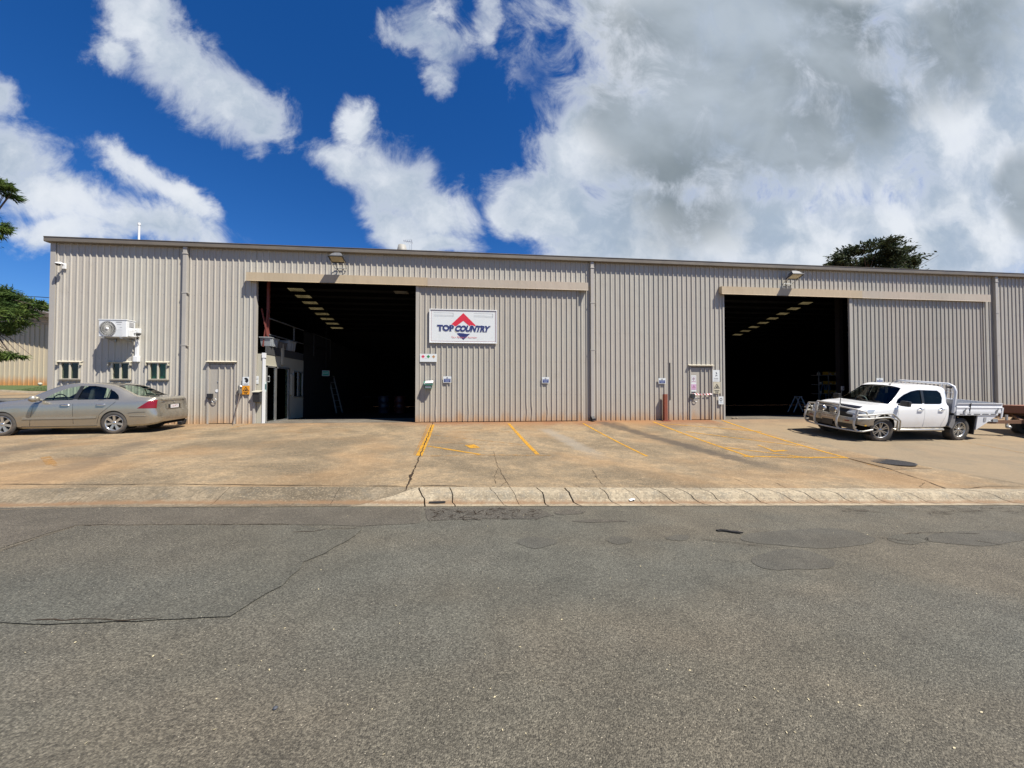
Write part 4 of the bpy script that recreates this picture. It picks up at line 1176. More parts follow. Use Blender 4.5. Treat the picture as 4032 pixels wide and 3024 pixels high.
o = text_mesh('TOP', zz, M_navy, (x, -.0095, z), 'lettering', sg, bold=.016, sx=1.06)
x, z = sxy(1335, 650)
o = text_mesh('COUNTRY', zz, M_sign, (x, -.0065, z), 'lettering_halo', sg, bold=.028, ext=.0008, sx=.90, shear=.32)
o = text_mesh('COUNTRY', zz, M_navy, (x, -.0095, z), 'lettering', sg, bold=.017, sx=.90, shear=.32)
x, z = sxy(1892, 585); mb = MB(); mb.lathe([(0, -.004), (.020, -.004), (.022, -.001)], (x, 0, z), 'y', 14, smooth=False); mb.build('registered_mark', M_grey, sg)
x, z = sxy(1105, 915); text_mesh('Your Partner in Nutrition', .105, M_pinkred, (x, -.006, z), 'slogan', sg, shear=.45, sx=.88, bold=-.0008)
# peeling strips at the top corners
for (a, b_) in ((205, 785), (1400, 1985)):
    mb = MB()
    for k in (0, 2, 3):
        x0, z0 = sxy(a, 160+36*k); x1, _ = sxy(b_, 160)
        mb.tube([(x0, -.004, z0), ((x0+x1)/2, -.006, z0+.003), (x1, -.005, z0-.004 - (.02 if a > 1000 and k > 1 else 0))], .0012, 5)
    x0, z0 = sxy(a, 160); x1, z1 = sxy(b_, 275); mb.rod((x1, -.004, z0), (x1, -.004, z1), .004)
    mb.build('peeling_strip', M_ink, sg)
# dangerous goods placard
sg, w, h = plate(1653, 1393, 1720, 1425, YS, 'hazard_placard', 'white placard with red, green and tan diamonds by the edge of the left sliding door')
for k, (fx, col) in enumerate(((.19, (.62, .07, .12)), (.50, (.05, .26, .09)), (.81, (.42, .28, .14)))):
    r_ = w*.105; cx, cz = -w/2+fx*w, h*.66
    mb = MB(); mb.prism([(cx-r_, cz), (cx, cz-r_), (cx+r_, cz), (cx, cz+r_)], -.003, -.0005, 'xz'); mb.build('diamond', pm('diamond_colour', col, .45), sg, fix=True)
    mb = MB(); mb.box(cx-r_*.35, cx+r_*.35, -.004, -.0032, cz-.006, cz+.012); mb.build('symbol', M_ink if k < 2 else M_brd, sg)
mb = MB(); mb.box(-w*.22, -w*.08, -.002, -.0004, h*.39, h*.41); mb.box(w*.44, w*.46, -.002, -.0004, h*.33, h*.40); mb.build('fine_print', M_grey, sg)
# four small blue parking signs
def blue_sign(px0, py0, px1, py1, label, y=YS):
    sg, w, h = plate(px0, py0, px1, py1, y, 'parking_sign', label, group='small blue and white parking signs')
    mb = MB(); mb.box(-w*.41, w*.41, -.002, -.0004, h*.09, h*.64); mb.build('blue_panel', M_navy, sg)
    mb = MB(); mb.tube([(.028*math.cos(k*PI/8), -.002, h*.80+.022*math.sin(k*PI/8)) for k in range(16)], .005, 5, closed=True); mb.box(-.012, .012, -.003, 0, h*.77, h*.83); mb.build('emblem', M_grey, sg)
    mb = MB()
    for k, ww in enumerate((.32, .35, .25, .22)): mb.box(-w*ww, w*ww, -.0035, -.0022, h*(.54-.125*k), h*(.54-.125*k)+h*.05)
    mb.build('fine_print', pm('sign_pale_blue', (.28, .33, .48), .5), sg)
blue_sign(1745, 1482, 1777, 1507, 'small blue and white sign right of the green letterbox')
blue_sign(2134, 1485, 2163, 1509, 'small blue and white sign near the right end of the left sliding door')
blue_sign(2593, 1489, 2621, 1511, 'small blue and white sign above the red steel post', -.06)
blue_sign(3451, 1489, 3478, 1512, 'small blue and white sign just above the cab roof of the white ute')
# signs by the first doorway
YW = -.055
sg, w, h = plate(955, 1484, 980, 1518, YW, 'safety_sign', 'white sign with a dark hard-hat head above the orange warning sign')
mb = MB(); mb.prism([(w*.02+.085*math.cos(a)*(1 if a < PI else .9), h*.60+.095*math.sin(a)) for a in [R(k) for k in range(-70, 130, 14)]] + [(-.035, h*.72), (.0, h*.62), (-.03, h*.50)], -.003, -.0005, 'xz'); mb.build('symbol', M_ink, sg, fix=True)
mb = MB()
for k, ww in enumerate((.42, .36, .3)): mb.box(-w*ww, w*ww, -.002, -.0004, h*(.20-.065*k), h*(.20-.065*k)+.009)
mb.build('fine_print', M_grey, sg)
def tri_sign(px0, py0, px1, py1, label, col, ink, y=YW, words=('FORKLIFTS', 'IN USE')):
    sg, w, h = plate(px0, py0, px1, py1, y, 'warning_sign', label, mat=pm('warning_sheet', col, .45, var=.08))
    c, zc, r_ = 0, h*.60, w*.40
    tri = [(c-r_, zc-r_*.62), (c+r_, zc-r_*.62), (c, zc+r_*.95)]; tin = [(c-r_*.70, zc-r_*.46), (c+r_*.70, zc-r_*.46), (c, zc+r_*.60)]
    mb = MB()
    for k in range(3):
        a, b_ = tri[k], tri[(k+1) % 3]; d, e = tin[(k+1) % 3], tin[k]
        mb.prism([a, b_, d, e], -.003, -.0005, 'xz')
    mb.build('triangle', ink, sg, fix=True)
    mb = MB(); s_ = r_*.16; mb.box(-s_*1.6, s_*1.4, -.003, -.0006, zc-r_*.38, zc-r_*.10); mb.box(-s_*.3, s_*.9, -.003, -.0006, zc-r_*.099, zc+r_*.18); mb.box(s_*1.41, s_*1.8, -.003, -.0006, zc-r_*.38, zc+r_*.1)
    mb.build('forklift_symbol', ink, sg)
    for k, wd_ in enumerate(words): text_mesh(wd_, h*.115, ink, (0, -.002, h*(.24-.13*k)), 'lettering', sg, bold=.001, sx=.82)
    return sg
tri_sign(953, 1519, 983, 1553, 'orange forklift warning sign fixed to the ribs left of the left doorway', (.62, .26, .015), M_ink)
tri_sign(2808, 1504, 2837, 1549, 'faded cream forklift warning sign under the white pedestrian sign', (.46, .42, .31), M_ink)
# signs near the second doorway
sg, w, h = plate(2806, 1457, 2834, 1503, YW, 'entry_sign', 'white no-entry sign with a small black walking figure above the cream warning sign')
mb = MB(); c = h*.70
mb.prism([(-.02, c+.03), (-.012, c+.055), (.012, c+.06), (.014, c+.03), (.05, c-.01), (.03, c-.02), (0, c)], -.003, -.0005, 'xz')
mb.prism([(-.03, c-.12), (-.02, c-.05), (.015, c-.05), (.055, c-.10), (.04, c-.11), (.005, c-.07), (-.01, c-.07), (-.015, c-.12)], -.003, -.0005, 'xz')
mb.build('walking_symbol', M_ink, sg, fix=True)
text_mesh('NO ENTRY', h*.085, M_grey, (0, -.002, h*.29), 'lettering', sg, bold=.0006, sx=.9)
mb = MB(); mb.box(-w*.3, w*.3, -.002, -.0004, h*.18, h*.195); mb.box(-w*.34, w*.34, -.002, -.0004, h*.10, h*.115); mb.build('fine_print', M_grey, sg)
YD = -.035
M_pink = pm('faded_pink', (.48, .32, .44), .5, var=.08); M_mauve = pm('faded_mauve', (.36, .14, .22), .5)
sg, w, h = plate(2721, 1478, 2742, 1542, YD, 'door_notice', 'tall white and pink notice with a pink triangle on the right personnel door')
mb = MB(); mb.box(-w*.5, w*.5, -.002, -.0004, h*.11, h*.46); mb.build('pink_panel', M_pink, sg)
mb = MB(); zc = h*.30; r_ = w*.34; tri = [(-r_, zc-r_*.6), (r_, zc-r_*.6), (0, zc+r_*.95)]; tin = [(-r_*.68, zc-r_*.42), (r_*.68, zc-r_*.42), (0, zc+r_*.55)]
for k in range(3): mb.prism([tri[k], tri[(k+1) % 3], tin[(k+1) % 3], tin[k]], -.004, -.0022, 'xz')
mb.box(-.008, .008, -.004, -.0022, zc-.03, zc+.035); mb.box(-w*.28, w*.28, -.004, -.0022, h*.15, h*.17)
mb.build('triangle', M_mauve, sg, fix=True)
mb = MB(); mb.tube([(.045*math.cos(k*PI/8), -.003, h*.80+.045*math.sin(k*PI/8)) for k in range(16)], .005, 5, closed=True); mb.rod((-.03, -.003, h*.80+.03), (.03, -.003, h*.80-.03), .007); mb.box(-w*.36, w*.36, -.003, -.0005, h*.60, h*.63); mb.box(-w*.08, w*.08, -.003, -.0005, h*.67, h*.69)
for x0 in (-w*.38, w*.365): mb.box(x0, x0+.004, -.003, -.0005, h*.56, h*.92)
mb.box(-w*.38, w*.38, -.003, -.0005, h*.92, h*.925); mb.build('round_symbol', M_mauve, sg)
sg, w, h = plate(2829, 1561, 2849, 1592, YW-.01, 'safety_sign', 'white sign with a bold black oval beside the right doorway')
mb = MB()
n = 24
for k in range(n):
    a, b_ = 2*PI*k/n, 2*PI*(k+1)/n
    f = lambda q, s_: (s_*w*.26*math.cos(q), h*.60+s_*w*.30*math.sin(q))
    mb.prism([f(a, 1), f(b_, 1), f(b_, .66), f(a, .66)], -.003, -.0005, 'xz')
mb.build('oval_symbol', M_ink, sg, fix=True)
mb = MB(); mb.box(-w*.22, w*.22, -.002, -.0004, h*.27, h*.30); mb.box(-w*.32, w*.32, -.002, -.0004, h*.19, h*.21); mb.build('fine_print', pm('pale_blue_print', (.25, .36, .46), .5), sg)
# barrier tape across the right personnel door
m, t, b = new_mat('barrier_tape'); tc = t.new('ShaderNodeTexCoord').outputs['Object']; sp = t.new('ShaderNodeSeparateXYZ'); t.l.new(tc, sp.inputs[0])
s_ = t.math('FRACT', t.math('MULTIPLY', t.math('ADD', sp.outputs[0], t.math('MULTIPLY', sp.outputs[2], 1.0)), 7.5))
t.l.new(t.mix(t.math('LESS_THAN', s_, .45), (.75, .74, .72), (.42, .02, .02)), b.inputs['Base Color']); M_tape = m
xa, za = W(2728, 1551, -.075); xb, zb = W(2803, 1553, -.075)
tp = thing('barrier_tape', 'red and white barrier tape stretched across the right personnel door', 'barrier tape', (xa, -.075, za))
mb = MB(); rows = []
for k in range(25):
    f = k/24; sag = -.02*math.sin(PI*f); tw = .5*math.sin(f*9)
    rows.append([((xb-xa)*f, .014*math.sin(tw), sag+.03), ((xb-xa)*f+.01, -.014*math.sin(tw), sag-.03)])
mb.grid(rows); mb.build('tape', M_tape, tp); mb = MB(); mb.rod((0, 0, 0), (0, .05, 0), .03); mb.rod((xb-xa, 0, 0), (xb-xa, .05, 0), .03); mb.build('knot', M_white, tp)

# green letterbox
YL = -.34
x0, z1 = W(1667, 1504, YL); x1, z0 = W(1702, 1530, YL)
lb = thing('letterbox', 'green letterbox with a pale lid on the left sliding door under the hazard placard', 'letterbox', ((x0+x1)/2, 0, z0))
w = x1-x0; M_lbg = pm('letterbox_green', (.045, .15, .105), .45, var=.12)
mb = MB(); mb.box(-w*.40, w*.40, YL+.04, -.13, 0, .17); mb.build('body', M_lbg, lb, bevel=.01)
mb = MB(); mb.prism([(YL, .12), (-.13, .12), (-.13, .27), (-.20, .27), (YL, .20)], -w*.50, w*.50, 'yz'); mb.build('hood', M_lbg, lb, bevel=.008)
mb = MB(); mb.add([(-w*.3, YL-.012, .205), (w*.56, YL-.012, .215), (w*.56, -.16, .30), (-w*.3, -.16, .285), (-w*.3, YL-.012, .195), (w*.56, YL-.012, .205), (w*.56, -.16, .29), (-w*.3, -.16, .275)],
    [(0, 1, 2, 3), (7, 6, 5, 4), (0, 4, 5, 1), (1, 5, 6, 2), (2, 6, 7, 3), (3, 7, 4, 0)]); mb.build('lid', M_white, lb, fix=True)
mb = MB(); mb.box(-w*.30, w*.32, YL+.035, YL+.0395, .03, .10); mb.build('name_card', M_sign, lb)
mb = MB(); mb.lathe([(0, -.006), (.022, -.006), (.024, 0)], (-w*.36, YL, .17), 'y', 12); mb.build('lock', M_steel, lb)
mb = MB(); mb.box(-w*.2, w*.25, YL+.0335, YL+.0348, .055, .075); mb.build('fine_print', M_grey, lb)

# red steel post in front of the wall
xa, zt = W(2618, 1552, -.14)
ps = thing('steel_post', 'short rusty red steel post standing against the wall under a blue sign', 'post', (xa, -.14, T(xa, -.14)))
mb = MB(); hh = zt-T(xa, -.14); q = .085
prof = [(-q, -q), (q, -q), (q, -q+.03), (-q+.04, -q+.03), (-q+.04, q-.03), (q, q-.03), (q, q), (-q, q)]
mb.box(-.068, .068, -.09, .06, -.05, hh-.03); mb.prism([(-.068, -.09), (.068, -.09), (.06, .06), (-.055, .06)], hh-.03, hh, 'xy'); mb.build('post', M_rust, ps, bevel=.008)
mb = MB(); mb.box(-.16, .16, -.15, .12, -.03, .018); mb.build('base_plate', M_rust, ps)
# cane-like steel bar with a cover hanging beside the left doorway
xa, za = W(948, 1525, -.12); xb, zb = W(916, 1676, -.45)
br = thing('gate_bar', 'thin rusty steel bar leaning on the wall left of the orange sign', 'steel bar', (xb, -.45, T(xb, -.45)))
o_ = Vector((xb, -.45, T(xb, -.45)))
mb = MB(); mb.tube([Vector((xb, -.45, T(xb, -.45)+.01))-o_, Vector(((xa+xb)/2+.01, -.27, (za+zb)/2))-o_, Vector((xa, -.10, za))-o_], .013, 6); mb.build('bar', pm('dull_steel', (.16, .12, .09), .7, var=.3), br)
mb = MB(); mb.lathe([(0, .10), (.04, .09), (.065, .02), (.055, -.08), (.07, -.20), (.03, -.30), (0, -.31)], Vector((xa-.03, -.11, za+.0))-o_, 'z', 12); mb.build('bag', pm('grey_canvas', (.13, .125, .11), .9, var=.4, scale=16), br)
mb = MB(); mb.lathe([(0, -.05), (.035, -.04), (.035, 0)], Vector((xa+.02, -.13, za+.03))-o_, 'y', 12); mb.build('clip', M_white, br)
# bits on the cream return: notice, black box
xa, za = W(1013, 1548, -.02)
bx = thing('letter_tray', 'black open box hanging on the cream end of the office cabin', 'black box', (xa+.02, -.02, za))
mb = MB(); mb.prism([(-.13, .0), (.075, -.33), (.075, -.33), (.078, .04), (-.13, .02)][0:1] + [(-.10, -.32), (.07, -.32), (.07, .03), (-.13, .02)], -.11, .11, 'yz'); mb.build('box', M_black, bx, fix=True)
mb = MB(); mb.prism([(-.16, .035), (.07, .07), (.07, .10), (-.15, .06)], -.13, .13, 'yz'); mb.build('flap', M_cream, bx)
sg, w, h = plate(1007, 1481, 1018, 1511, .045, 'paper_notice', 'small white paper notice on the cream end of the office cabin', 'notice')
mb = MB(); mb.tube([(.03*math.cos(k*PI/6), -.002, h*.68+.03*math.sin(k*PI/6)) for k in range(12)], .005, 4, closed=True); mb.box(-w*.3, w*.3, -.002, 0, h*.2, h*.23); mb.build('symbol', M_grey, sg)
# stickers on the glass door
yy, zz = XP(1046, 1525, X0+.03)
st = thing('door_sticker', 'pale teal sticker on the dark glass office door', 'sticker', (X0+.024, yy, zz-.16))
mb = MB(); mb.box(0, .004, -.09, .09, 0, .36); mb.build('sheet', pm('teal_sheet', (.28, .48, .48), .5), st)
mb = MB(); mb.box(.0045, .006, -.05, .05, .08, .28); mb.build('print', pm('teal_print', (.10, .26, .28), .5), st)
yy, zz = XP(1057, 1493, X0+.03)
st = thing('door_notice', 'small dark framed notice on the glass office door', 'notice', (X0+.024, yy, zz-.10))
mb = MB(); mb.box(0, .004, -.09, .09, 0, .22); mb.build('sheet', M_sign, st); mb = MB(); mb.box(.0045, .006, -.075, .075, .02, .20); mb.build('panel', M_ink, st)
# small debris
x, y = G(2903, 1650)
rk = thing('rubble', 'small heap of stones on the sill of the right doorway', 'stones', (x, y+.1, .0))
rr_ = random.Random(4)
for k in range(6):
    a = rr_.uniform(-.22, .25); r_ = rr_.uniform(.03, .07)
    mb = MB(); bm = bmesh.new(); bmesh.ops.create_icosphere(bm, subdivisions=2, radius=r_)
    for v in bm.verts: v.co *= rr_.uniform(.8, 1.1); v.co.z *= .6
    mb.add([(v.co.x+a, v.co.y+rr_.uniform(-.01, .01)*0+.03*(k % 3), v.co.z+r_*.4) for v in bm.verts], [[v.index for v in f.verts] for f in bm.faces]); bm.free()
    mb.build('stone', pm('rubble_stone', (.20, .16, .11), .9, var=.3), rk)
x, y = G(2870, 2097, road)
rb = thing('rubber_scrap', 'flat torn scrap of black rubber lying on the road', 'rubber scrap', (x, y, zr(x)+.006), R(-12))
mb = MB(); pts = [(-.135, .03), (-.08, .05), (-.01, .045), (.03, .02), (.09, .02), (.15, -.025), (.10, -.03), (.04, -.02), (-.02, .0), (-.07, .01), (-.12, .0)]
mb.prism(pts, 0, .014, 'xy'); mb.build('scrap', M_rubber, rb, fix=True)
mb = MB(); mb.prism([(-.10, .022), (-.04, .034), (0, .025), (-.05, .015)], .0142, .02, 'xy'); mb.build('flap', M_rubber, rb)
x, y = G(2492, 1970, lambda x, y: zr(x)+.03)
pp = thing('paper_scrap', 'crumpled white paper scrap lying in the gutter against the kerb', 'litter', (x, -8.74, zr(x)+.02))
mb = MB(); g_ = []
for i in range(6):
    g_.append([(-.045+.018*i, -.02+.013*j, .005+rr_.uniform(0, .022)) for j in range(4)])
mb.grid(g_); mb.build('paper', M_white, pp)
x, y = G(1712, 1995, lambda x, y: zr(x)+.01)
bt = thing('black_litter', 'small flat black litter in the gutter near the start of the kerb', 'litter', (x, -8.79, zr(x)+.003))
mb = MB(); mb.prism([(-.10, -.02), (.02, -.025), (.13, -.01), (.12, .012), (.0, .02), (-.10, .01)], 0, .02, 'xy'); mb.build('litter', M_black, bt, fix=True)
mb = MB()
rl = random.Random(21)
for i in range(150):
    py = 1990 + 1030*rl.random()**1.2; px = rl.uniform(20, 4010); x, y = G(px, py, road)
    s_ = rl.uniform(.004, .009); a = rl.uniform(0, 6.28)
    c, s2 = math.cos(a)*s_, math.sin(a)*s_
    mb.add([(x-c, y-s2, zr(x)+.004), (x+s2*.5, y-c*.5, zr(x)+.004), (x+c, y+s2, zr(x)+.006), (x-s2*.5, y+c*.5, zr(x)+.007)], [(0, 1, 2, 3)])
tag(mb.build('leaf_litter', pm('dry_leaf', (.42, .36, .22), .8, var=.3)), kind='stuff')
for i, (px, py) in enumerate(((1084, 2793),)):
    x, y = G(px, py, road); st = thing('pebble', 'small dark blue-grey pebble on the open asphalt in the foreground', 'pebble', (x, y, zr(x)+.004))
    mb = MB(); mb.lathe([(0, 0), (.010, .001), (.012, .005), (.006, .009), (0, .010)], n=10); mb.build('stone', pm('pebble_grey', (.05, .055, .065), .7), st)

# ---------------------------------------------------------------- neighbouring building, cable
yn = 24.4
nb_ = thing('neighbour_shed', 'cream ribbed shed with a dark eave and rust-stained base beyond the grass at the left', 'shed')
M_nw = wall_mat('cream_wall_steel', (.56, .48, .34), screws=False, soil=False, off=.6)
m, t, b = new_mat('cream_wall_soiled'); tc = t.new('ShaderNodeTexCoord').outputs['Object']; sp = t.new('ShaderNodeSeparateXYZ'); t.l.new(tc, sp.inputs[0])
zb = T(-20, yn)
h_ = t.math('ADD', sp.outputs[2], t.math('MULTIPLY', t.math('SUBTRACT', t.noise(t.scaled(tc, (5, 5, .7)), 1.0, 4, .6), .5), 1.1))
c = t.mix(t.noise(t.scaled(tc, (1, 1, .4)), 1.2, 3), (.44, .375, .26), (.39, .335, .24)); c = t.mix(t.sstep(h_, zb+.1, zb+1.1, .9, 0), c, (.42, .19, .05))
t.l.new(c, b.inputs['Base Color']); b.inputs['Roughness'].default_value = .5; M_nw = m
xr = -15.0; xl = -62.
def topz(x): 
    xa, za = W(160, 1232, yn); xb_, zb_ = W(200, 1246, yn)
    return za + (x-xa)*(zb_-za)/(xb_-xa)*.55
mb = MB(); pts = rib_line(xl, xr, yn, sp=.40, dep=.06, ph=0)
mb.grid([[(x, y, T(x, yn)-.1) for x, y in pts], [(x, y, T(x, yn)+(topz(x)-T(x, yn))*.5) for x, y in pts], [(x, y, topz(x)) for x, y in pts]])
mb.add([(xr, yn, 0), (xr, yn+14, 0), (xr, yn+14, topz(xr)), (xr, yn, topz(xr))], [(0, 1, 2, 3)])
mb.build('wall', M_nw, nb_)
mb = MB()
def slab(y0, y1, dz0, dz1): 
    v = []
    for x in (xl, xr+1): 
        for (yy, d) in ((y0, dz0), (y1, dz0), (y1, dz1), (y0, dz1)): v.append((x, yy, topz(x)+d))
    mb.add(v, [(3, 2, 1, 0), (4, 5, 6, 7), (0, 1, 5, 4), (1, 2, 6, 5), (2, 3, 7, 6), (3, 0, 4, 7)])
slab(yn-1.0, yn+14, .0, .12); mb.build('roof', M_fascia, nb_)
mb = MB(); slab(yn-1.06, yn-1.0, -.22, .16); mb.build('barge_board', pm('dark_brown_board', (.10, .075, .055), .6), nb_)
mb = MB(); slab(yn-.12, yn-.07, -1.0, -.1); mb.build('gable_strip', pm('tan_sheet', (.33, .27, .19), .6), nb_)
mb = MB(); x0, z0 = W(163, 1524, yn-.4); tg = thing('garden_light', 'small pale round light on the grass at the foot of the cream shed', 'garden light', (x0, yn-.5, T(x0, yn-.5)+.03))
mb.lathe([(0, .30), (.10, .28), (.15, .18), (.12, .06), (0, .05)], n=14); mb.build('globe', M_cream, tg)
mb = MB(); mb.lathe([(.05, -.05), (.05, .06), (0, .06)], n=10); mb.build('stem', M_grey, tg)
x0, z0 = W(150, 1169, 12.); x1, z1 = W(205, 1171, 12.)
mb = MB(); L_ = [(x0-(x1-x0)*14, 12, z0+(z0-z1)*6), (x0-3, 12, z0+.02), (x0, 12, z0), (x1+3, 12, z1-.2)]
mb.tube(L_, .022, 6); tag(mb.build('overhead_cable', M_black), 'black overhead cable passing behind the top left corner of the warehouse', 'cable')
pl_ = thing('power_pole', 'timber power pole carrying the black overhead cable, left of the cream shed', 'power pole', (L_[0][0], 12, T(L_[0][0], 12)-.1))
hh = L_[0][2]-pl_.location[2]+.3
mb = MB(); mb.tube([(0, 0, 0), (0, 0, hh)], [.16, .11], 10); mb.build('pole', pm('pole_timber', (.16, .12, .09), .9), pl_); mb = MB(); mb.box(-.9, .9, -.06, .06, hh-.5, hh-.38); mb.build('crossarm', pm('crossarm_timber', (.18, .14, .10), .9), pl_)

# ---------------------------------------------------------------- trees
M_bark = pm('bark', (.10, .075, .055), .9, var=.3, scale=8, bump=.6, bscale=20)
def leaf_mat(name, c0, c1):
    m, t, b = new_mat(name); tc = t.new('ShaderNodeTexCoord').outputs['Object']
    c = t.mix(t.sstep(t.noise(tc, 1.3, 3), .35, .65), c0, c1)
    c = t.mix(t.math('MULTIPLY', t.noise(tc, 9, 2), .5), c, [x*.5 for x in c0])
    t.l.new(c, b.inputs['Base Color']); b.inputs['Roughness'].default_value = .7; b.inputs['Specular IOR Level'].default_value = .2
    tr = t.new('ShaderNodeBsdfTranslucent'); t.l.new(c, tr.inputs[0]); mx = t.new('ShaderNodeMixShader', i_0=.25)
    t.l.new(b.outputs[0], mx.inputs[1]); t.l.new(tr.outputs[0], mx.inputs[2]); t.l.new(mx.outputs[0], t.n['Material Output'].inputs[0])
    return m
def tree(name, label, cat, base, top, clumps, mat, leaf, n, seed, r0=.28, droop=0, flat=.8, aspect=.35):
    """clumps: (x, y, z, rx, rz) in world space"""
    rnd = random.Random(seed); B = Vector(base)
    t_ = thing(name, label, cat, base)
    mb = MB(); Tt = Vector(top)-B
    mb.tube([(0, 0, -.2), Tt*.35+Vector((.1, 0, 0)), Tt*.7, Tt], [r0, r0*.75, r0*.5, r0*.2], 9)
    for c in clumps:
        C = Vector(c[:3])-B; s = Tt*rnd.uniform(.35, .8); m_ = s.lerp(C, .5)+Vector((0, 0, -.25))
        mb.tube([s, m_, C], [r0*.3, r0*.18, .02], 6)
        for k in range(5):
            e = C + Vector((rnd.uniform(-1, 1)*c[3], rnd.uniform(-1, 1)*c[3], rnd.uniform(-.6, .6)*c[4]))
            mb.tube([m_.lerp(C, .4), m_.lerp(e, .6), e], [r0*.12, r0*.07, .01], 5)
    mb.build('trunk', M_bark, t_)
    V = []; Fc = []
    tot = sum(c[3]*c[3]*c[4] for c in clumps)
    for c in clumps:
        C = Vector(c[:3])-B; N = int(n*c[3]*c[3]*c[4]/tot) + n//60
        sub = [(Vector((rnd.gauss(0, 1), rnd.gauss(0, 1), rnd.gauss(0, 1))).normalized()*rnd.uniform(.35, .95)) for _ in range(max(6, N//170))]
        for i in range(N):
            s = rnd.choice(sub); d = Vector((rnd.gauss(0, .17), rnd.gauss(0, .17), rnd.gauss(0, .13)))
            p = s + d
            P_0 = C + Vector((p.x*c[3], p.y*c[3], p.z*c[4]))
            ax = Vector((s.x+rnd.uniform(-.7, .7), s.y+rnd.uniform(-.7, .7), s.z*.5+rnd.uniform(-.6, .4)-droop)).normalized()
            sd_ = ax.cross(Vector((rnd.uniform(-1, 1), rnd.uniform(-1, 1), rnd.uniform(-1, 1)))).normalized()
            L = leaf*rnd.uniform(.6, 1.3); w_ = L*aspect
            b0 = len(V)
            V += [tuple(P_0), tuple(P_0+ax*L*.5+sd_*w_*.5), tuple(P_0+ax*L), tuple(P_0+ax*L*.5-sd_*w_*.5)]
            Fc.append((b0, b0+1, b0+2, b0+3))
    mb = MB(); mb.add(V, Fc); mb.build('crown', mat, t_)
    return t_
def at(px, py, y): 
    x, z = W(px, py, y); return (x, y, z)
def cl(px, py, y, rpx, rpy):
    x, z = W(px, py, y); D = (y-CY)*1.0; r_ = ray(px, py); k = D/(r_[1]*F); return (x, y, z, rpx*k, rpy*k)
YT = 7.5
tb = (W(-260, 1500, YT)[0], YT, 0); tb = (tb[0], YT, T(tb[0], YT))
cls = [cl(0, 1185, YT, 80, 60), cl(95, 1180, YT+.5, 62, 42), cl(50, 1245, YT-.5, 78, 50), cl(-110, 1180, YT, 100, 70), cl(-80, 1290, YT, 80, 40), cl(0, 1300, YT, 34, 18), cl(130, 1205, YT, 40, 26),
       cl(50, 1398, YT-.8, 40, 16), cl(-60, 1400, YT, 60, 30), cl(-12, 745, YT, 48, 36), cl(-10, 715, YT, 30, 22), cl(-18, 895, YT, 50, 34), cl(-150, 800, YT, 80, 90), cl(-290, 900, YT, 140, 150), cl(-300, 1150, YT, 130, 130)]
tree('leafy_tree', 'feathery green tree reaching in from the left in front of the cream shed', 'tree', tb, (tb[0]+.3, YT, W(-200, 800, YT)[1]), cls, leaf_mat('feathery_leaves', (.045, .085, .020), (.115, .160, .030)), .26, 42000, 5, r0=.26, droop=.1, aspect=.16)
YB = 30.
cl2 = [cl(3420, 1000, YB, 105, 36), cl(3335, 1015, YB, 62, 34), cl(3470, 962, YB, 46, 22), cl(3525, 1005, YB, 58, 26), cl(3305, 1045, YB, 42, 18), cl(3570, 1040, YB, 45, 16), cl(3430, 1060, YB+2, 130, 34), cl(3400, 1110, YB+1, 120, 40), cl(3490, 1120, YB, 120, 40)]
b2 = (W(3420, 1100, YB)[0], YB, 0)
tree('spreading_tree', 'dark spreading tree rising behind the roof on the right', 'tree', b2, (b2[0], YB, W(3420, 1000, YB)[1]), cl2, leaf_mat('dark_leaves', (.026, .040, .018), (.058, .076, .032)), .42, 22000, 8, r0=.5, droop=0, aspect=.42)
# ---------------------------------------------------------------- vehicles
def pchip(xs, ys):
    n = len(xs); h = [xs[i+1]-xs[i] for i in range(n-1)]; d = [(ys[i+1]-ys[i])/h[i] for i in range(n-1)]
    m = [d[0]] + [0 if d[i-1]*d[i] <= 0 else 2*d[i-1]*d[i]/(d[i-1]+d[i]) for i in range(1, n-1)] + [d[-1]]
    def f(x):
        if x <= xs[0]: return ys[0]
        if x >= xs[-1]: return ys[-1]
        for i in range(n-1):
            if x <= xs[i+1]:
                t_ = (x-xs[i])/h[i]
                return (ys[i]*(1+2*t_)*(1-t_)**2 + m[i]*h[i]*t_*(1-t_)**2 + ys[i+1]*t_*t_*(3-2*t_) + m[i+1]*h[i]*t_*t_*(t_-1))
    return f
def paint(name, col, metal=0., rough=.3, coat=1.0, dirt=None, flake=0):
    m, t, b = new_mat(name); tc = t.new('ShaderNodeTexCoord').outputs['Object']
    sp = t.new('ShaderNodeSeparateXYZ'); t.l.new(tc, sp.inputs[0])
    n = t.noise(tc, 2.2, 4, .6)
    c = t.mix(n, [x*.95 for x in col], [min(1, x*1.04) for x in col])
    if dirt:
        h_ = t.math('ADD', sp.outputs[2], t.math('MULTIPLY', t.math('SUBTRACT', t.noise(tc, 3, 5, .65), .5), .5))
        c = t.mix(t.sstep(h_, .30, .85, .6, 0), c, dirt)
    geo = t.new('ShaderNodeNewGeometry')
    c = t.mix(geo.outputs['Backfacing'], c, (.02, .02, .02))
    t.l.new(c, b.inputs['Base Color']); b.inputs['Metallic'].default_value = metal
    b.inputs['Roughness'].default_value = rough; b.inputs['Coat Weight'].default_value = coat; b.inputs['Coat Roughness'].default_value = .05
    return m

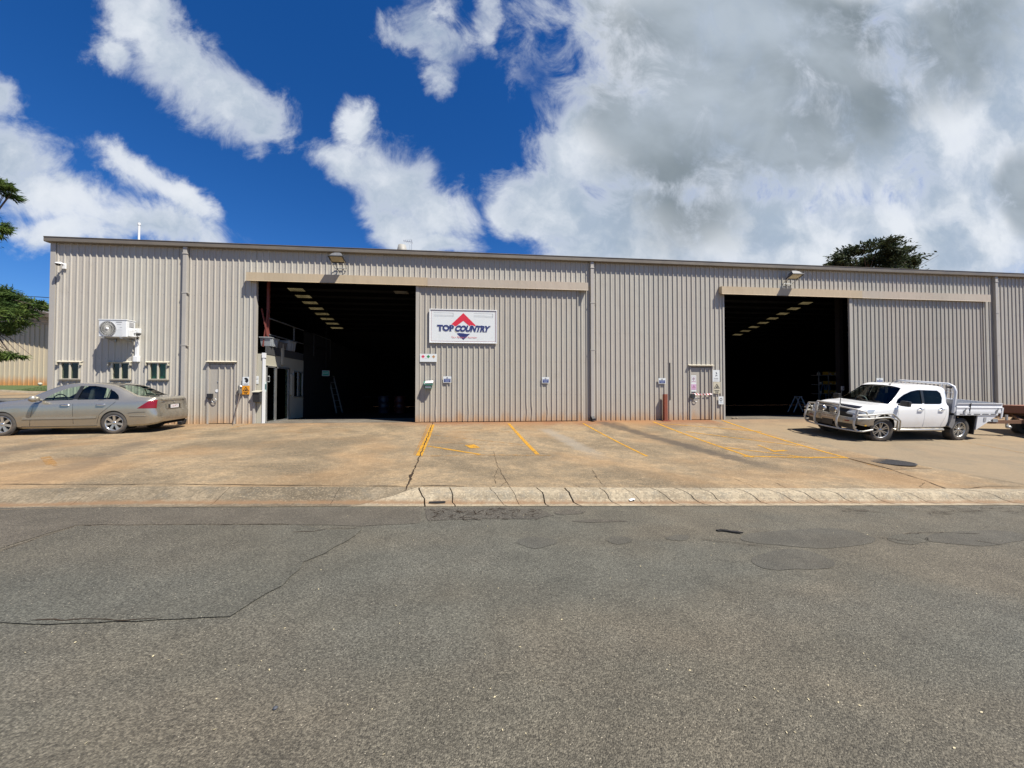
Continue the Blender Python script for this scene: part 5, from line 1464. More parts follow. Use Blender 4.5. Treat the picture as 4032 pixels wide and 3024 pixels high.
def body_mesh(keys, n, shift=None, endcap=True, yr=(1, 1)):
    """keys rows: x, w, zb, zbelt, wr, zt ; returns bmesh of the skin, x forward, y left/right, z up"""
    xs = [k[0] for k in keys]; fs = [pchip(xs, [k[i] for k in keys]) for i in range(1, 6)]
    st = []
    a, b = xs[0], xs[-1]
    for i in range(n+1):
        u = i/n; u = u - .35*math.sin(2*PI*u)/(2*PI)     # closer rings near the ends
        st.append(a+(b-a)*u)
    rings = []
    for x in st:
        w, zb, zl, wr, zt = [f(x) for f in fs]
        g = zt-zl
        hf = [(w-.07, zb), (w-.02, zb+.05), (w-.004, zb+.25*(zl-zb)), (w, zb+.45*(zl-zb)), (w-.003, zb+.62*(zl-zb)), (w-.012, zb+.80*(zl-zb)), (w-.028, zl-.05), (w-.045, zl-.018), (w-.065, zl)]
        wi = w-.075
        for f_ in (.14, .32, .5, .68, .82): hf.append((wi+(wr-wi)*f_**1.15, zl+g*f_))
        hf += [(wr-.02, zl+g*.91), (wr-.075, zl+g*.965), (wr*.72, zl+g*.985), (wr*.42, zl+g*.997), (0, zt)]
        ring = [(x, -y, z) for y, z in hf] + [(x, y, z) for y, z in hf[::-1][1:]]
        rings.append(ring)
    bm = bmesh.new(); VV = []
    for r_ in rings:
        VV.append([bm.verts.new(shift(*p) if shift else p) for p in r_])
    for i in range(len(VV)-1):
        for k in range(len(VV[0])-1):
            bm.faces.new((VV[i][k], VV[i][k+1], VV[i+1][k+1], VV[i+1][k]))
    if endcap:
        m = len(VV[0]); half = m//2
        for R_, flip in ((VV[0], False), (VV[-1], True)):
            cols = 6; prev = None
            G_ = []
            for k in range(half+1):
                p, q = R_[k], R_[m-1-k]
                if p is q: G_.append([p]*(cols+1)); continue
                G_.append([p] + [bm.verts.new(p.co.lerp(q.co, j/cols)) for j in range(1, cols)] + [q])
            for k in range(half):
                for j in range(cols):
                    vs = []
                    for v in (G_[k][j], G_[k][j+1], G_[k+1][j+1], G_[k+1][j]):
                        if v not in vs: vs.append(v)
                    if len(vs) >= 3:
                        try: bm.faces.new(vs if not flip else vs[::-1])
                        except ValueError: pass
    bmesh.ops.recalc_face_normals(bm, faces=bm.faces)
    if sum(f.normal.z*f.calc_area() for f in bm.faces) < 0: bmesh.ops.reverse_faces(bm, faces=bm.faces)
    bm.normal_update()
    return bm

def inside(poly, a, b):
    c = False; n = len(poly); j = n-1
    for i in range(n):
        (x1, y1), (x2, y2) = poly[i], poly[j]
        if (y1 > b) != (y2 > b) and a < (x2-x1)*(b-y1)/(y2-y1)+x1: c = not c
        j = i
    return c
def carve(bm, poly, plane, cond):
    """cut a polygon (in the given projection) out of the skin; returns (verts, faces) of the piece"""
    ia, ib = {'xz': (0, 2), 'xy': (0, 1), 'yz': (1, 2)}[plane]
    lo = [min(p[i] for p in poly) for i in (0, 1)]; hi = [max(p[i] for p in poly) for i in (0, 1)]
    ax = {'xz': Vector((0, 1, 0)), 'xy': Vector((0, 0, 1)), 'yz': Vector((1, 0, 0))}[plane]
    n = len(poly)
    def sel():
        o = []
        for f in bm.faces:
            if not cond(f.calc_center_median(), f.normal): continue
            A = [v.co[ia] for v in f.verts]; B = [v.co[ib] for v in f.verts]
            if max(A) < lo[0] or min(A) > hi[0] or max(B) < lo[1] or min(B) > hi[1]: continue
            o.append(f)
        return o
    for i in range(n):
        p, q = poly[i], poly[(i+1) % n]
        P = [0, 0, 0]; P[ia], P[ib] = p; d = [0, 0, 0]; d[ia], d[ib] = q[0]-p[0], q[1]-p[1]
        no = Vector(d).cross(ax)
        if no.length < 1e-7: continue
        fs = sel(); g = set(fs)
        for f in fs: g.update(f.edges); g.update(f.verts)
        bmesh.ops.bisect_plane(bm, geom=list(g), dist=1e-5, plane_co=Vector(P), plane_no=no.normalized())
    bm.normal_update()
    out = []
    for f in sel():
        c = f.calc_center_median()
        if inside(poly, c[ia], c[ib]): out.append(f)
    idx = {}; V = []; Fc = []
    for f in out:
        r_ = []
        for v in f.verts:
            if v not in idx: idx[v] = len(V); V.append(v.co.copy())
            r_.append(idx[v])
        Fc.append(r_)
    nrm = [f.normal.copy() for f in out]
    bmesh.ops.delete(bm, geom=out, context='FACES')
    return V, Fc, nrm
def piece(name, pc, mat, parent, inset=0., thick=None):
    V, Fc, nrm = pc
    if not Fc: print('EMPTY PIECE', name); return None
    if inset:
        acc = [Vector() for _ in V]
        for f, nn in zip(Fc, nrm):
            for i in f: acc[i] += nn
        V = [v - a.normalized()*inset for v, a in zip(V, acc)]
    mb = MB(); mb.add(V, Fc, 0, True); return mb.build(name, mat, parent)
def skin_obj(bm, name, mat, parent, sharp=32):
    me = bpy.data.meshes.new(name); 
    bmesh.ops.delete(bm, geom=[v for v in bm.verts if not v.link_faces], context='VERTS')
    bm.to_mesh(me); bm.free(); me.materials.append(mat)
    me.polygons.foreach_set('use_smooth', [True]*len(me.polygons)); me.set_sharp_from_angle(angle=R(sharp))
    o = bpy.data.objects.new(name, me); COL.objects.link(o); o.parent = parent
    return o
def circle(cx, cz, r_, n=28, z0=None):
    return [(cx+r_*math.cos(2*PI*k/n), max(cz+r_*math.sin(2*PI*k/n), -9 if z0 is None else z0)) for k in range(n)]
M_tyre = pm('tyre_rubber', (.045, .042, .037), .9, var=.25, scale=10, dirt=(.13, .10, .07), dscale=5, dlo=.42, dhi=.8)
M_well = pm('wheel_well_black', (.012, .012, .012), .95, var=.3, spec=.05)
def wheel(parent, x, y, r_, rimr, wd, side, spokes, mrim, twin=False, sw=.05):
    """side = -1 : outer face towards -y"""
    mb = MB(); h = wd/2
    prof = [(rimr*.99, -h*.80), (rimr*1.06, -h*.95), (r_*.86, -h), (r_*.955, -h*.86), (r_*.985, -h*.66), (r_, -h*.5), (r_, h*.5), (r_*.985, h*.66), (r_*.86, h), (rimr, h*.8)]
    mb.lathe(prof, (0, 0, 0), 'y', 40)
    n = 44
    for k in range(n):
        for s_ in (-1, 1):
            a = 2*PI*k/n + (s_*.04); c = Vector((math.cos(a)*r_*.992, s_*h*.62, math.sin(a)*r_*.992))
            mb.obox(c, Vector((-math.sin(a), 0, math.cos(a)))*r_*.045, Vector((0, h*.22, 0)), Vector((math.cos(a), 0, math.sin(a)))*r_*.012)
    w_ = mb.build('wheel', M_tyre, parent, loc=(x, y, r_-.012))
    o_ = side
    mb = MB()
    yy = o_*h*.62
    mb.lathe([(rimr*.99, o_*h*.80), (rimr*.95, o_*h*.84), (rimr*.90, o_*h*.70), (rimr*.88, o_*h*.1), (rimr*.88, -o_*h*.7)], (0, 0, 0), 'y', 36)
    for k in range(spokes):
        a = 2*PI*k/spokes + PI/2
        for da in ((-.13, .13) if twin else (0,)):
            u = Vector((math.cos(a), 0, math.sin(a))); tn = Vector((-math.sin(a), 0, math.cos(a)))
            u2 = Vector((math.cos(a+da*1.3), 0, math.sin(a+da*1.3)))
            i0 = u*rimr*.16 + tn*da*.25*rimr; i1 = u2*rimr*.93
            wa, wb = sw*rimr*1.0, sw*rimr*(1.3 if not twin else .95)
            v = []
            for c, ww, dy in ((i0, wa, .0), (i1, wb, .012)):
                for sgn in (-1, 1): v.append(c + tn*sgn*ww + Vector((0, yy+o_*dy, 0)))
                for sgn in (1, -1): v.append(c + tn*sgn*ww*1.15 + Vector((0, yy-o_*.04, 0)))
            mb.add(v, [(0, 1, 5, 4), (1, 2, 6, 5), (2, 3, 7, 6), (3, 0, 4, 7), (0, 3, 2, 1), (4, 5, 6, 7)])
    mb.lathe([(0, yy+o_*.012), (rimr*.13, yy+o_*.012), (rimr*.2, yy), (rimr*.24, yy-o_*.03)], (0, 0, 0), 'y', 20)
    mb.build('rim', mrim, w_, fix=True)
    mb = MB(); mb.lathe([(0, yy-o_*.075), (rimr*.86, yy-o_*.075)], (0, 0, 0), 'y', 24, smooth=False); mb.build('spoke_shade', pm('spoke_shadow', (.03, .028, .026), .7, .3), w_)  # dark disc stands for the shade behind the spokes
    return w_

# ================================================================ SEDAN (x forward from the rear axle, nearside y = -.865 towards the street)
def poseframe(cFx, cFy, cRx, cRy):
    """world yaw so that local +x points from rear axle to front axle"""
    return math.atan2(cFy-cRy, cFx-cRx)
# near wheels in the world
SR = (CX-.877*11.83, CY+11.83); SF = (CX-1.119*11.58, CY+11.58)
yaw = poseframe(SF[0], SF[1], SR[0], SR[1])
# car's left side (local +y) faces the street because the car points left
def local_origin(near, yaw, half):
    # near wheel centre at local y = +half ; axle centre lies behind it
    nx, ny = -math.sin(yaw), math.cos(yaw)       # local +y in world
    return near[0]-nx*half, near[1]-ny*half
HT = .775
ox, oy = local_origin(SR, yaw, HT+.07)
zg = lambda x, y: T(x, y)
sed = thing('sedan', 'champagne-gold four-door sedan parked along the warehouse wall at the left', 'car', (ox, oy, 0), yaw)
wbS = math.hypot(SF[0]-SR[0], SF[1]-SR[1])
zR = zg(*SR); zF = zg(*SF)
def settle(o, near_r, near_f, yaw, half, wb):
    """stand the vehicle on the sloping yard: roll and pitch follow the ground under its four wheels"""
    nx, ny = -math.sin(yaw), math.cos(yaw)
    zn, zn2 = T(*near_r), T(*near_f); zf = T(near_r[0]-nx*2*half, near_r[1]-ny*2*half)
    o.location.z = (zn+zf)/2
    o.rotation_euler = (-math.atan2(zf-zn, 2*half), -math.atan2(zn2-zn, wb), yaw)
settle(sed, SR, SF, yaw, HT-.02, wbS)
M_sed = paint('champagne_paint', (.42, .385, .31), .72, .27, 1.0, dirt=(.31, .27, .205))
M_sedm = pm('champagne_trim', (.36, .335, .275), .35, .6, .06, 3)
M_sglass = glass_mat('car_glass', (.74, .86, .78), .05)
M_sglass2 = glass_mat('rear_window_glass', (.62, .74, .66), .10)
M_chrome = pm('chrome', (.75, .75, .74), .12, 1.0, .04)
M_trimblk = pm('black_trim', (.016, .016, .016), .4)
M_tail = pm('tail_lamp_red', (.17, .004, .009), .25, var=.2, coat=.25)
KS = [ # x, w, zb, zbelt, wr, zt
 (-1.03, .56, .30, .90, .44, .955), (-1.0, .69, .26, .93, .56, .995), (-.93, .79, .24, .945, .65, 1.01), (-.80, .85, .22, .95, .68, 1.02), (-.55, .862, .21, .955, .66, 1.045),
 (-.45, .864, .20, .955, .62, 1.07), (-.10, .866, .19, .95, .585, 1.25), (.20, .866, .18, .945, .575, 1.365), (.50, .866, .18, .94, .58, 1.415), (.95, .866, .18, .925, .585, 1.428), (1.35, .866, .18, .91, .575, 1.40),
 (1.62, .866, .18, .90, .57, 1.335), (1.95, .864, .18, .885, .58, 1.185), (2.28, .86, .18, .875, .60, 1.015), (2.40, .858, .19, .87, .62, .975), (2.75, .85, .20, .84, .62, .93), (3.1, .83, .21, .79, .60, .86),
 (3.32, .78, .22, .72, .55, .77), (3.42, .70, .25, .62, .50, .66)]
def sshift(x, y, z):
    if x < -.82 and z < .62:      # rear bumper stands proud
        k = ss(-x, .82, 1.0); x -= .055*k*(ss(z, .25, .33))*(1-ss(z, .56, .62)); y *= 1+.012*k
    if x < -1.0 and z > .9: x -= .02
    return x, y, z
bm = body_mesh(KS, 96, sshift)
N_ = lambda sgn: (lambda c, n: c.y*sgn > .3 and n.y*sgn > .12)
fr_win = [(1.80, .925), (1.74, 1.02), (1.52, 1.165), (1.25, 1.275), (1.02, 1.325), (.985, 1.325), (1.06, .955), (1.07, .95)]
rr_win = [(.955, .955), (.885, 1.33), (.62, 1.335), (.34, 1.285), (.10, 1.18), (-.03, 1.075), (-.085, .985), (-.06, .965)]
pcs = []
for sgn in (1, -1):
    for nm, pl in (('side_window', fr_win), ('side_window', rr_win)):
        pcs.append((nm, carve(bm, pl, 'xz', N_(sgn)), M_sglass, .008))
    lamp = carve(bm, [(-.60, .705), (-.88, .915), (-.99, .935), (-1.16, .72), (-1.16, .70)], 'xz', lambda c, n, s_=sgn: c.y*s_ > .64 and c.x < -.5)
    pcs.append(('tail_lamp', lamp, M_tail, -.004))
    for cx_ in (0, 2.70): carve(bm, circle(cx_, .305, .345, 30), 'xz', lambda c, n, s_=sgn: c.y*s_ > .45)
    pcs.append(('headlamp', carve(bm, [(3.05, .62), (3.0, .73), (3.3, .72), (3.6, .62), (3.6, .52), (3.2, .54)], 'xz', lambda c, n, s_=sgn: c.y*s_ > .38), M_chrome, .0))
up = lambda c, n: n.z > .2 and c.z > .9
ws = [(1.66, -.50), (1.60, 0), (1.66, .50), (2.10, .60), (2.34, .66), (2.44, .3), (2.46, 0), (2.44, -.3), (2.34, -.66), (2.10, -.60)]
pcs.append(('windscreen', carve(bm, ws, 'xy', up), M_sglass, .004))
rw = [(-.52, -.57), (-.58, -.3), (-.60, 0), (-.58, .3), (-.52, .57), (.12, .50), (.17, .25), (.18, 0), (.17, -.25), (.12, -.50)]
pcs.append(('rear_window', carve(bm, rw, 'xy', up), M_sglass2, .004))
so_ = skin_obj(bm, 'body', M_sed, sed)
for nm, pc, mm, ins in pcs: piece(nm, pc, mm, sed, ins)
# door seams, handles, mouldings as thin raised or dark strips following the side
def side_y(x, z, keys=KS):
    xs = [k[0] for k in keys]; w = pchip(xs, [k[1] for k in keys])(x); zb = pchip(xs, [k[2] for k in keys])(x); zl = pchip(xs, [k[3] for k in keys])(x)
    f = (z-zb)/(zl-zb)
    P = [(0, .02), (.25, .004), (.45, 0), (.62, .003), (.80, .012), (.94, .028), (1, .065)]
    for (a, da), (b, db) in zip(P, P[1:]):
        if f <= b: return w-(da+(db-da)*max(0, (f-a)/(b-a)))
    wr = pchip(xs, [k[4] for k in keys])(x); zt = pchip(xs, [k[5] for k in keys])(x); q = min(1, max(0, (z-zl)/(zt-zl)))
    return w-.075+(wr-w+.075)*q**1.15
def side_strip(pts, width, out, mat, name, parent, keys=KS, sides=(1, -1), thick=.006):
    for sgn in sides:
        mb = MB(); dense = []
        for (a, b), (c, d) in zip(pts, pts[1:]):
            n = max(1, int(math.hypot(c-a, d-b)/.08))
            dense += [(a+(c-a)*i/n, b+(d-b)*i/n) for i in range(n)]
        dense.append(pts[-1]); rows = []
        for i, (x, z) in enumerate(dense):
            x0, z0 = dense[max(0, i-1)]; x1, z1 = dense[min(len(dense)-1, i+1)]; L = math.hypot(x1-x0, z1-z0) or 1
            nx, nz = -(z1-z0)/L*width/2, (x1-x0)/L*width/2
            ya = side_y(x+nx, z+nz, keys)+out; yb_ = side_y(x-nx, z-nz, keys)+out
            rows.append([(x+nx, sgn*(ya-thick), z+nz), (x+nx, sgn*ya, z+nz), (x-nx, sgn*yb_, z-nz), (x-nx, sgn*(yb_-thick), z-nz)])
        mb.grid(rows); mb.build(name, mat, parent)
side_strip([(2.22, .455), (1.1, .46), (.42, .47)], .055, .007, M_sedm, 'side_moulding', sed)
side_strip([(2.22, .425), (1.1, .43), (.42, .44)], .008, .0085, M_trimblk, 'seam', sed)
side_strip([(2.25, .235), (.42, .235)], .012, .003, M_trimblk, 'seam', sed)
side_strip([(1.02, .93), (1.0, .30)], .008, .0015, M_trimblk, 'seam', sed)
side_strip([(-.10, .95), (.02, .84), (.18, .70), (.35, .55), (.42, .30)], .008, .0015, M_trimblk, 'seam', sed)
side_strip([(1.95, .86), (2.0, .6), (2.05, .26)], .008, .0015, M_trimblk, 'seam', sed)
side_strip([(1.85, .905), (1.0, .94), (-.10, .958)], .016, .004, M_trimblk, 'window_trim', sed)
side_strip([(-.36, .575), (-.6, .60), (-.98, .60)], .010, .003, M_trimblk, 'seam', sed)
side_strip([(-.40, .505), (-.7, .50), (-.96, .50)], .030, .005, M_sedm, 'side_moulding', sed)
side_strip([(-.40, .485), (-.7, .48), (-.96, .48)], .006, .006, M_trimblk, 'seam', sed)
for sgn in (1, -1):
    for x in (1.20, .32):
        mb = MB(); y = side_y(x, .82)
        mb.tube([(x-.115, sgn*(y+.004), .815), (x-.09, sgn*(y+.035), .822), (x+.09, sgn*(y+.035), .825), (x+.115, sgn*(y+.004), .822)], .014, 6)
        mb.build('door_handle', M_chrome, sed)
    mb = MB(); mb.tube([(1.80, sgn*.80, .95), (1.83, sgn*.88, .965)], .03, 8); mb.lathe([(0, -.11), (.06, -.10), (.085, -.02), (.085, .05), (.06, .10), (0, .11)], (1.84, sgn*.965, .99), 'y', 14); mb.build('mirror', M_sedm, sed)
    mb = MB(); mb.box(.915, .945, sgn*.70-.02, sgn*.70+.02, .96, 1.36) if False else None
# pillar between the doors in black
for sgn in (1, -1):
    mb = MB(); rows = []
    for z in rng(.955, 1.33, 6):
        f = (z-.955)/.375; xa = 1.065-.085*f; xb = .95-.07*f
        rows.append([(xa, sgn*(side_y(xa, z)+.0035), z), (xb, sgn*(side_y(xb, z)+.0035), z)])
    mb.grid(rows); mb.build('door_pillar', M_trimblk, sed)
    mb = MB(); rows = []
    for z in rng(.965, 1.24, 5):
        f = (z-.965)/.275; xa = .235-.02*f
        rows.append([(xa, sgn*(side_y(xa, z)+.003), z), (xa-.03, sgn*(side_y(xa-.03, z)+.003), z)])
    mb.grid(rows); mb.build('quarter_pillar', M_trimblk, sed)
# underbody and cabin
mb = MB(); mb.box(-.92, 3.25, -.70, .70, .20, .42); mb.box(.42, 2.3, -.80, .80, .19, .50); mb.box(-.9, -.45, -.75, .75, .3, .6); mb.build('underbody', M_well, sed)
mb = MB(); mb.box(-.45, 2.3, -.78, .78, .45, .62); mb.box(1.9, 2.3, -.70, .70, .6, .93); mb.build('cabin_floor', M_trimblk, sed)
M_seat = pm('dark_grey_upholstery', (.045, .045, .045), .8, var=.2)
for y in (-.36, .36):
    mb = MB(); mb.obox((1.05, y, .72), (.26, 0, 0), (0, .24, 0), (0, 0, .07)); mb.obox((.80, y, 1.0), (.05, 0, .0), (0, .22, 0), (-.08, 0, .27)); mb.obox((.70, y, 1.27), (.045, 0, 0), (0, .12, 0), (-.01, 0, .075)); mb.build('seat', M_seat, sed, bevel=.03)
mb = MB(); mb.obox((.10, 0, .72), (.26, 0, 0), (0, .66, 0), (0, 0, .07)); mb.obox((-.12, 0, .86), (.05, 0, 0), (0, .60, 0), (-.06, 0, .18))
for y in (-.34, .34): mb.obox((-.17, y, 1.06), (.035, 0, 0), (0, .11, 0), (0, 0, .05))
mb.build('rear_seat', M_seat, sed, bevel=.025)
mb = MB(); mb.box(-.62, -.25, -.6, .6, .93, .955); mb.build('parcel_shelf', M_trimblk, sed)
mb = MB(); mb.tube([(1.72+.03*math.cos(a), .36+.18*math.cos(a), .92+.17*math.sin(a)) for a in [2*PI*k/18 for k in range(18)]], .014, 6, closed=True); mb.build('steering_wheel', M_trimblk, sed)
# rear: number plate, recess, badge
xb = -1.038
mb = MB(); mb.box(xb-.022, xb-.004, -.34, .34, .66, .80); mb.build('plate_recess', M_sed, sed, bevel=.004)
mb = MB(); mb.box(xb-.030, xb-.0225, -.27, .27, .675, .785); mb.build('plate_shadow', M_trimblk, sed)
pl = MB(); pl.box(xb-.036, xb-.0305, -.185, .185, .675, .775); pl = pl.build('number_plate', M_white, sed)
text_mesh('218 RTL', .095, pm('plate_maroon', (.20, .03, .05), .5), (xb-.037, 0, .725), 'plate_lettering', sed, rz=-PI/2, ext=.0008)
mb = MB(); mb.tube([(xb-.002, .032*math.cos(a), .87+.032*math.sin(a)) for a in [2*PI*k/16 for k in range(16)]], .004, 5, closed=True)
for k in range(3): mb.rod((xb-.002, 0, .87), (xb-.002, .03*math.sin(2*PI*k/3), .87+.03*math.cos(2*PI*k/3)), .005)
mb.build('badge', M_chrome, sed)
mb = MB()
for k in range(4): mb.box(xb-.003, xb+.002, .40+.035*k, .425+.035*k, .86, .885)
mb.build('model_letters', M_chrome, sed)
mb = MB(); mb.box(xb-.0045, xb+.002, -.55, .55, .925, .932); mb.box(xb-.0045, xb+.002, -.50, .50, .605, .613); mb.build('boot_seam', M_trimblk, sed)
mb = MB(); mb.tube([(.0, .05, 1.38), (-.02, .05, 1.52)], .004, 5); mb.build('aerial', M_black, sed)
M_rimS = pm('bright_alloy', (.62, .62, .60), .25, .9, .08)
for x in (0, 2.70):
    for sgn in (1, -1):
        wheel(sed, x*wbS/2.70, sgn*(HT-.03), .330, .228, .20, sgn, 7, M_rimS, sw=.115)
        mb = MB(); pts = [(x+.345*math.cos(a), sgn*.45, .305+.345*math.sin(a)) for a in [PI*k/18 for k in range(-3, 22)]]; pts2 = [(p[0], sgn*(side_y(p[0], max(.3, p[2]))-.012), p[2]) for p in pts]
        mb.grid([pts, pts2]); mb.build('wheel_arch', M_well, sed)

for ch in sed.children:
    if not ch.name.startswith('wheel') or ch.name.startswith('wheel_arch'):
        ch.scale = (wbS/2.70, .97, 1.04)
# ================================================================ UTE (x forward from the front axle; driver-near side = local -y ... car points left, local +y to the street)
UF = (11.23, -3.76); UR = (14.33, -3.56)
yaw = math.atan2(UF[1]-UR[1], UF[0]-UR[0])
HU = .79
ox, oy = local_origin(UF, yaw, HU+.07)
ute = thing('utility_truck', 'white dual-cab utility truck with a silver bull bar and a tray', 'utility truck', (ox, oy, 0), yaw)
wbU = math.hypot(UF[0]-UR[0], UF[1]-UR[1]); zF, zR = T(*UF), T(*UR)
settle(ute, UR, UF, yaw, HU-.05, wbU); ute.location.z = (T(*UF)+T(UF[0]+math.sin(yaw)*1.48, UF[1]-math.cos(yaw)*1.48))/2
M_ute = paint('white_paint_dusty', (.68, .68, .67), 0, .25, .8, dirt=(.46, .40, .32))
M_uglass = glass_mat('dark_tinted_glass', (.06, .065, .065), .03, .02, .45)
M_uscreen = glass_mat('windscreen_glass', (.50, .58, .54), .04, .02, .55)
M_hlamp = pm('headlamp_lens', (.42, .44, .45), .18, .25, .25, 14)
M_pol = pm('polished_alloy', (.47, .455, .41), .40, .72, .06)
KU = [
 (-2.64, .74, .52, 1.16, .56, 1.66), (-2.60, .83, .47, 1.175, .63, 1.745), (-2.50, .865, .44, 1.18, .645, 1.775), (-2.2, .88, .43, 1.18, .655, 1.80), (-1.7, .885, .43, 1.175, .665, 1.812), (-1.2, .885, .43, 1.17, .655, 1.795), (-1.00, .885, .43, 1.165, .64, 1.735),
 (-.73, .885, .43, 1.16, .64, 1.545), (-.46, .885, .44, 1.155, .66, 1.345), (-.26, .885, .45, 1.15, .70, 1.205), (-.12, .885, .46, 1.14, .72, 1.175), (.25, .885, .48, 1.10, .72, 1.145), (.55, .87, .50, 1.04, .70, 1.09),
 (.72, .83, .52, .97, .66, 1.02), (.80, .76, .55, .88, .60, .92), (.84, .70, .57, .84, .58, .88)]
bm = body_mesh(KU, 100)
pcs = []
fw = [(-.52, 1.215), (-.64, 1.34), (-.88, 1.49), (-1.15, 1.60), (-1.40, 1.645), (-1.52, 1.645), (-1.50, 1.205)]
rw_ = [(-1.58, 1.205), (-1.60, 1.645), (-2.20, 1.635), (-2.32, 1.55), (-2.35, 1.40), (-2.30, 1.24), (-2.20, 1.205)]
for sgn in (1, -1):
    for nm, pl_2 in (('side_window', fw), ('side_window', rw_)):
        pcs.append((nm, carve(bm, pl_2, 'xz', N_(sgn)), M_uglass, .008))
    pcs.append(('headlamp', carve(bm, [(.36, 1.02), (.46, .885), (.75, .83), (1.0, .83), (1.0, .96), (.62, 1.03)], 'xz', lambda c, n, s_=sgn: c.y*s_ > .42 and n.z < .75), M_hlamp, .0))
    carve(bm, circle(0, .44, .445, 30), 'xz', lambda c, n, s_=sgn: c.y*s_ > .45)
    carve(bm, [(-2.70, .40), (-2.70, .80), (-2.62, .80), (-2.52, .55), (-2.45, .40)], 'xz', lambda c, n, s_=sgn: c.y*s_ > .45)
ws = [(x-.08, y) for x, y in [(-.86, -.57), (-.91, -.3), (-.93, 0), (-.91, .3), (-.86, .57), (-.55, .66), (-.30, .72), (-.16, .74), (-.12, .4), (-.11, 0), (-.12, -.4), (-.16, -.74), (-.30, -.72), (-.55, -.66)]]
pcs.append(('windscreen', carve(bm, ws, 'xy', lambda c, n: n.z > .2 and c.z > 1.12), M_uscreen, .004))
grl = [(-.58, .60), (-.62, .86), (-.50, .99), (.50, .99), (.62, .86), (.58, .60)]
pcs.append(('grille', carve(bm, grl, 'yz', lambda c, n: c.x > .62 and n.x > .25), M_trimblk, .01))
bkw = [(-.50, 1.22), (-.46, 1.58), (.46, 1.58), (.50, 1.22)]
pcs.append(('rear_window', carve(bm, bkw, 'yz', lambda c, n: c.x < -2.55 and n.x < -.3), M_uglass, .005))
skin_obj(bm, 'body', M_ute, ute)
for nm, pc, mm, ins in pcs: piece(nm, pc, mm, ute, ins)
st_ = lambda pts, w_, o_, mm, nm, th=.006: side_strip(pts, w_, o_, mm, nm, ute, KU, (1, -1), th)
st_([(-.52, 1.14), (-.50, .8), (-.52, .50)], .010, .0015, M_grey, 'seam')
st_([(-1.54, 1.17), (-1.54, .50)], .010, .0015, M_grey, 'seam')
st_([(-2.42, 1.15), (-2.42, .85), (-2.30, .62), (-2.26, .50)], .010, .0015, M_grey, 'seam')
st_([(-.55, .485), (-2.28, .485)], .010, .0015, M_grey, 'seam')
st_([(-.56, 1.192), (-1.5, 1.188), (-2.32, 1.192)], .016, .004, M_trimblk, 'window_trim')
for sgn in (1, -1):
    mb = MB(); rows = []
    for z in rng(1.205, 1.645, 6):
        rows.append([(-1.50, sgn*(side_y(-1.5, z, KU)+.0035), z), (-1.60, sgn*(side_y(-1.6, z, KU)+.0035), z)])
    mb.grid(rows); mb.build('door_pillar', M_trimblk, ute)
    for x in (-1.36, -2.20):
        y = side_y(x, 1.04, KU)
        mb = MB(); mb.tube([(x-.11, sgn*(y+.004), 1.035), (x-.085, sgn*(y+.035), 1.04), (x+.085, sgn*(y+.035), 1.04), (x+.11, sgn*(y+.004), 1.035)], .014, 6); mb.build('door_handle', M_chrome, ute)
        mb = MB(); mb.lathe([(0, .002), (.055, .002), (.06, .0)], (x, sgn*(y+.001), 1.035), 'y', 14); mb.build('handle_recess', M_trimblk, ute)
    mb = MB(); mb.tube([(-.54, sgn*.84, 1.19), (-.52, sgn*.93, 1.20)], .03, 8); mb.obox((-.52, sgn*1.03, 1.24), (.06, 0, 0), (0, .115, 0), (0, 0, .085)); mb.build('mirror', M_trimblk, ute, bevel=.03)
    # side step
    mb = MB(); mb.tube([(-.42, sgn*.80, .40), (-.50, sgn*.92, .40), (-2.28, sgn*.92, .40), (-2.36, sgn*.80, .40)], .038, 10)
    for x in (-.7, -2.1): mb.rod((x, sgn*.90, .40), (x, sgn*.6, .46), .04)
    mb.build('side_step', M_pol, ute)
    # scrub rails along the front guard
    mb = MB()
    for dz_, dx_ in ((0, 0), (-.115, .10)):
        mb.tube([(.98, sgn*.86, .85+dz_), (.70, sgn*.93, .86+dz_), (.10, sgn*.965, .915+dz_), (-.18+dx_, sgn*.965, .915+dz_), (-.50+dx_, sgn*.965, .70), (-.53+dx_, sgn*.955, .38)], .024, 8)
    for x in (.45, .10): mb.rod((x, sgn*.95, .89), (x, sgn*.95, .77), .02)
    mb.build('scrub_rail', M_pol, ute)
    mb = MB(); mb.obox((.78, sgn*.955, .55), (.035, 0, 0), (0, .002, 0), (0, 0, .02)); mb.build('amber_marker', M_yel, ute)
# bull bar
bb = thing('bull_bar', None, None); bb.parent = ute
M_bar = pm('satin_tube', (.50, .48, .43), .5, .25, .06)
XB = 1.10
def arc_pts(y, pr): return [(x, y, z) for x, z in pr]
mb = MB()
up_in = [(XB-.10, .36), (XB-.01, .42), (XB+.03, .55), (XB+.02, .68), (XB-.03, .80), (XB-.02, .92), (XB, 1.05), (XB-.03, 1.12)]
def flatbar(mb, pr, y, w_=.045, th=.075):
    for a, b in zip(pr, pr[1:]): mb.rod((a[0], y, a[1]), (b[0], y, b[1]), th, w_*.8, up=(0, 1, 0))
for y in (-.36, .36): 
    m2 = MB(); m2.tube([(x, y, z) for x, z in up_in], .029, 8); m2.build('upright', M_bar, bb)
up_out = [(XB-.24, .36), (XB-.13, .42), (XB-.08, .55), (XB-.09, .68), (XB-.15, .80), (XB-.15, .92), (XB-.19, 1.01)]
for y in (-.80, .80):
    m2 = MB(); m2.tube([(x, y, z) for x, z in up_out], .029, 8); m2.build('upright', M_bar, bb)
m2 = MB(); m2.tube([(XB-.04, -.36, 1.12), (XB-.02, -.20, 1.125), (XB-.02, .20, 1.125), (XB-.04, .36, 1.12)], .030, 10)
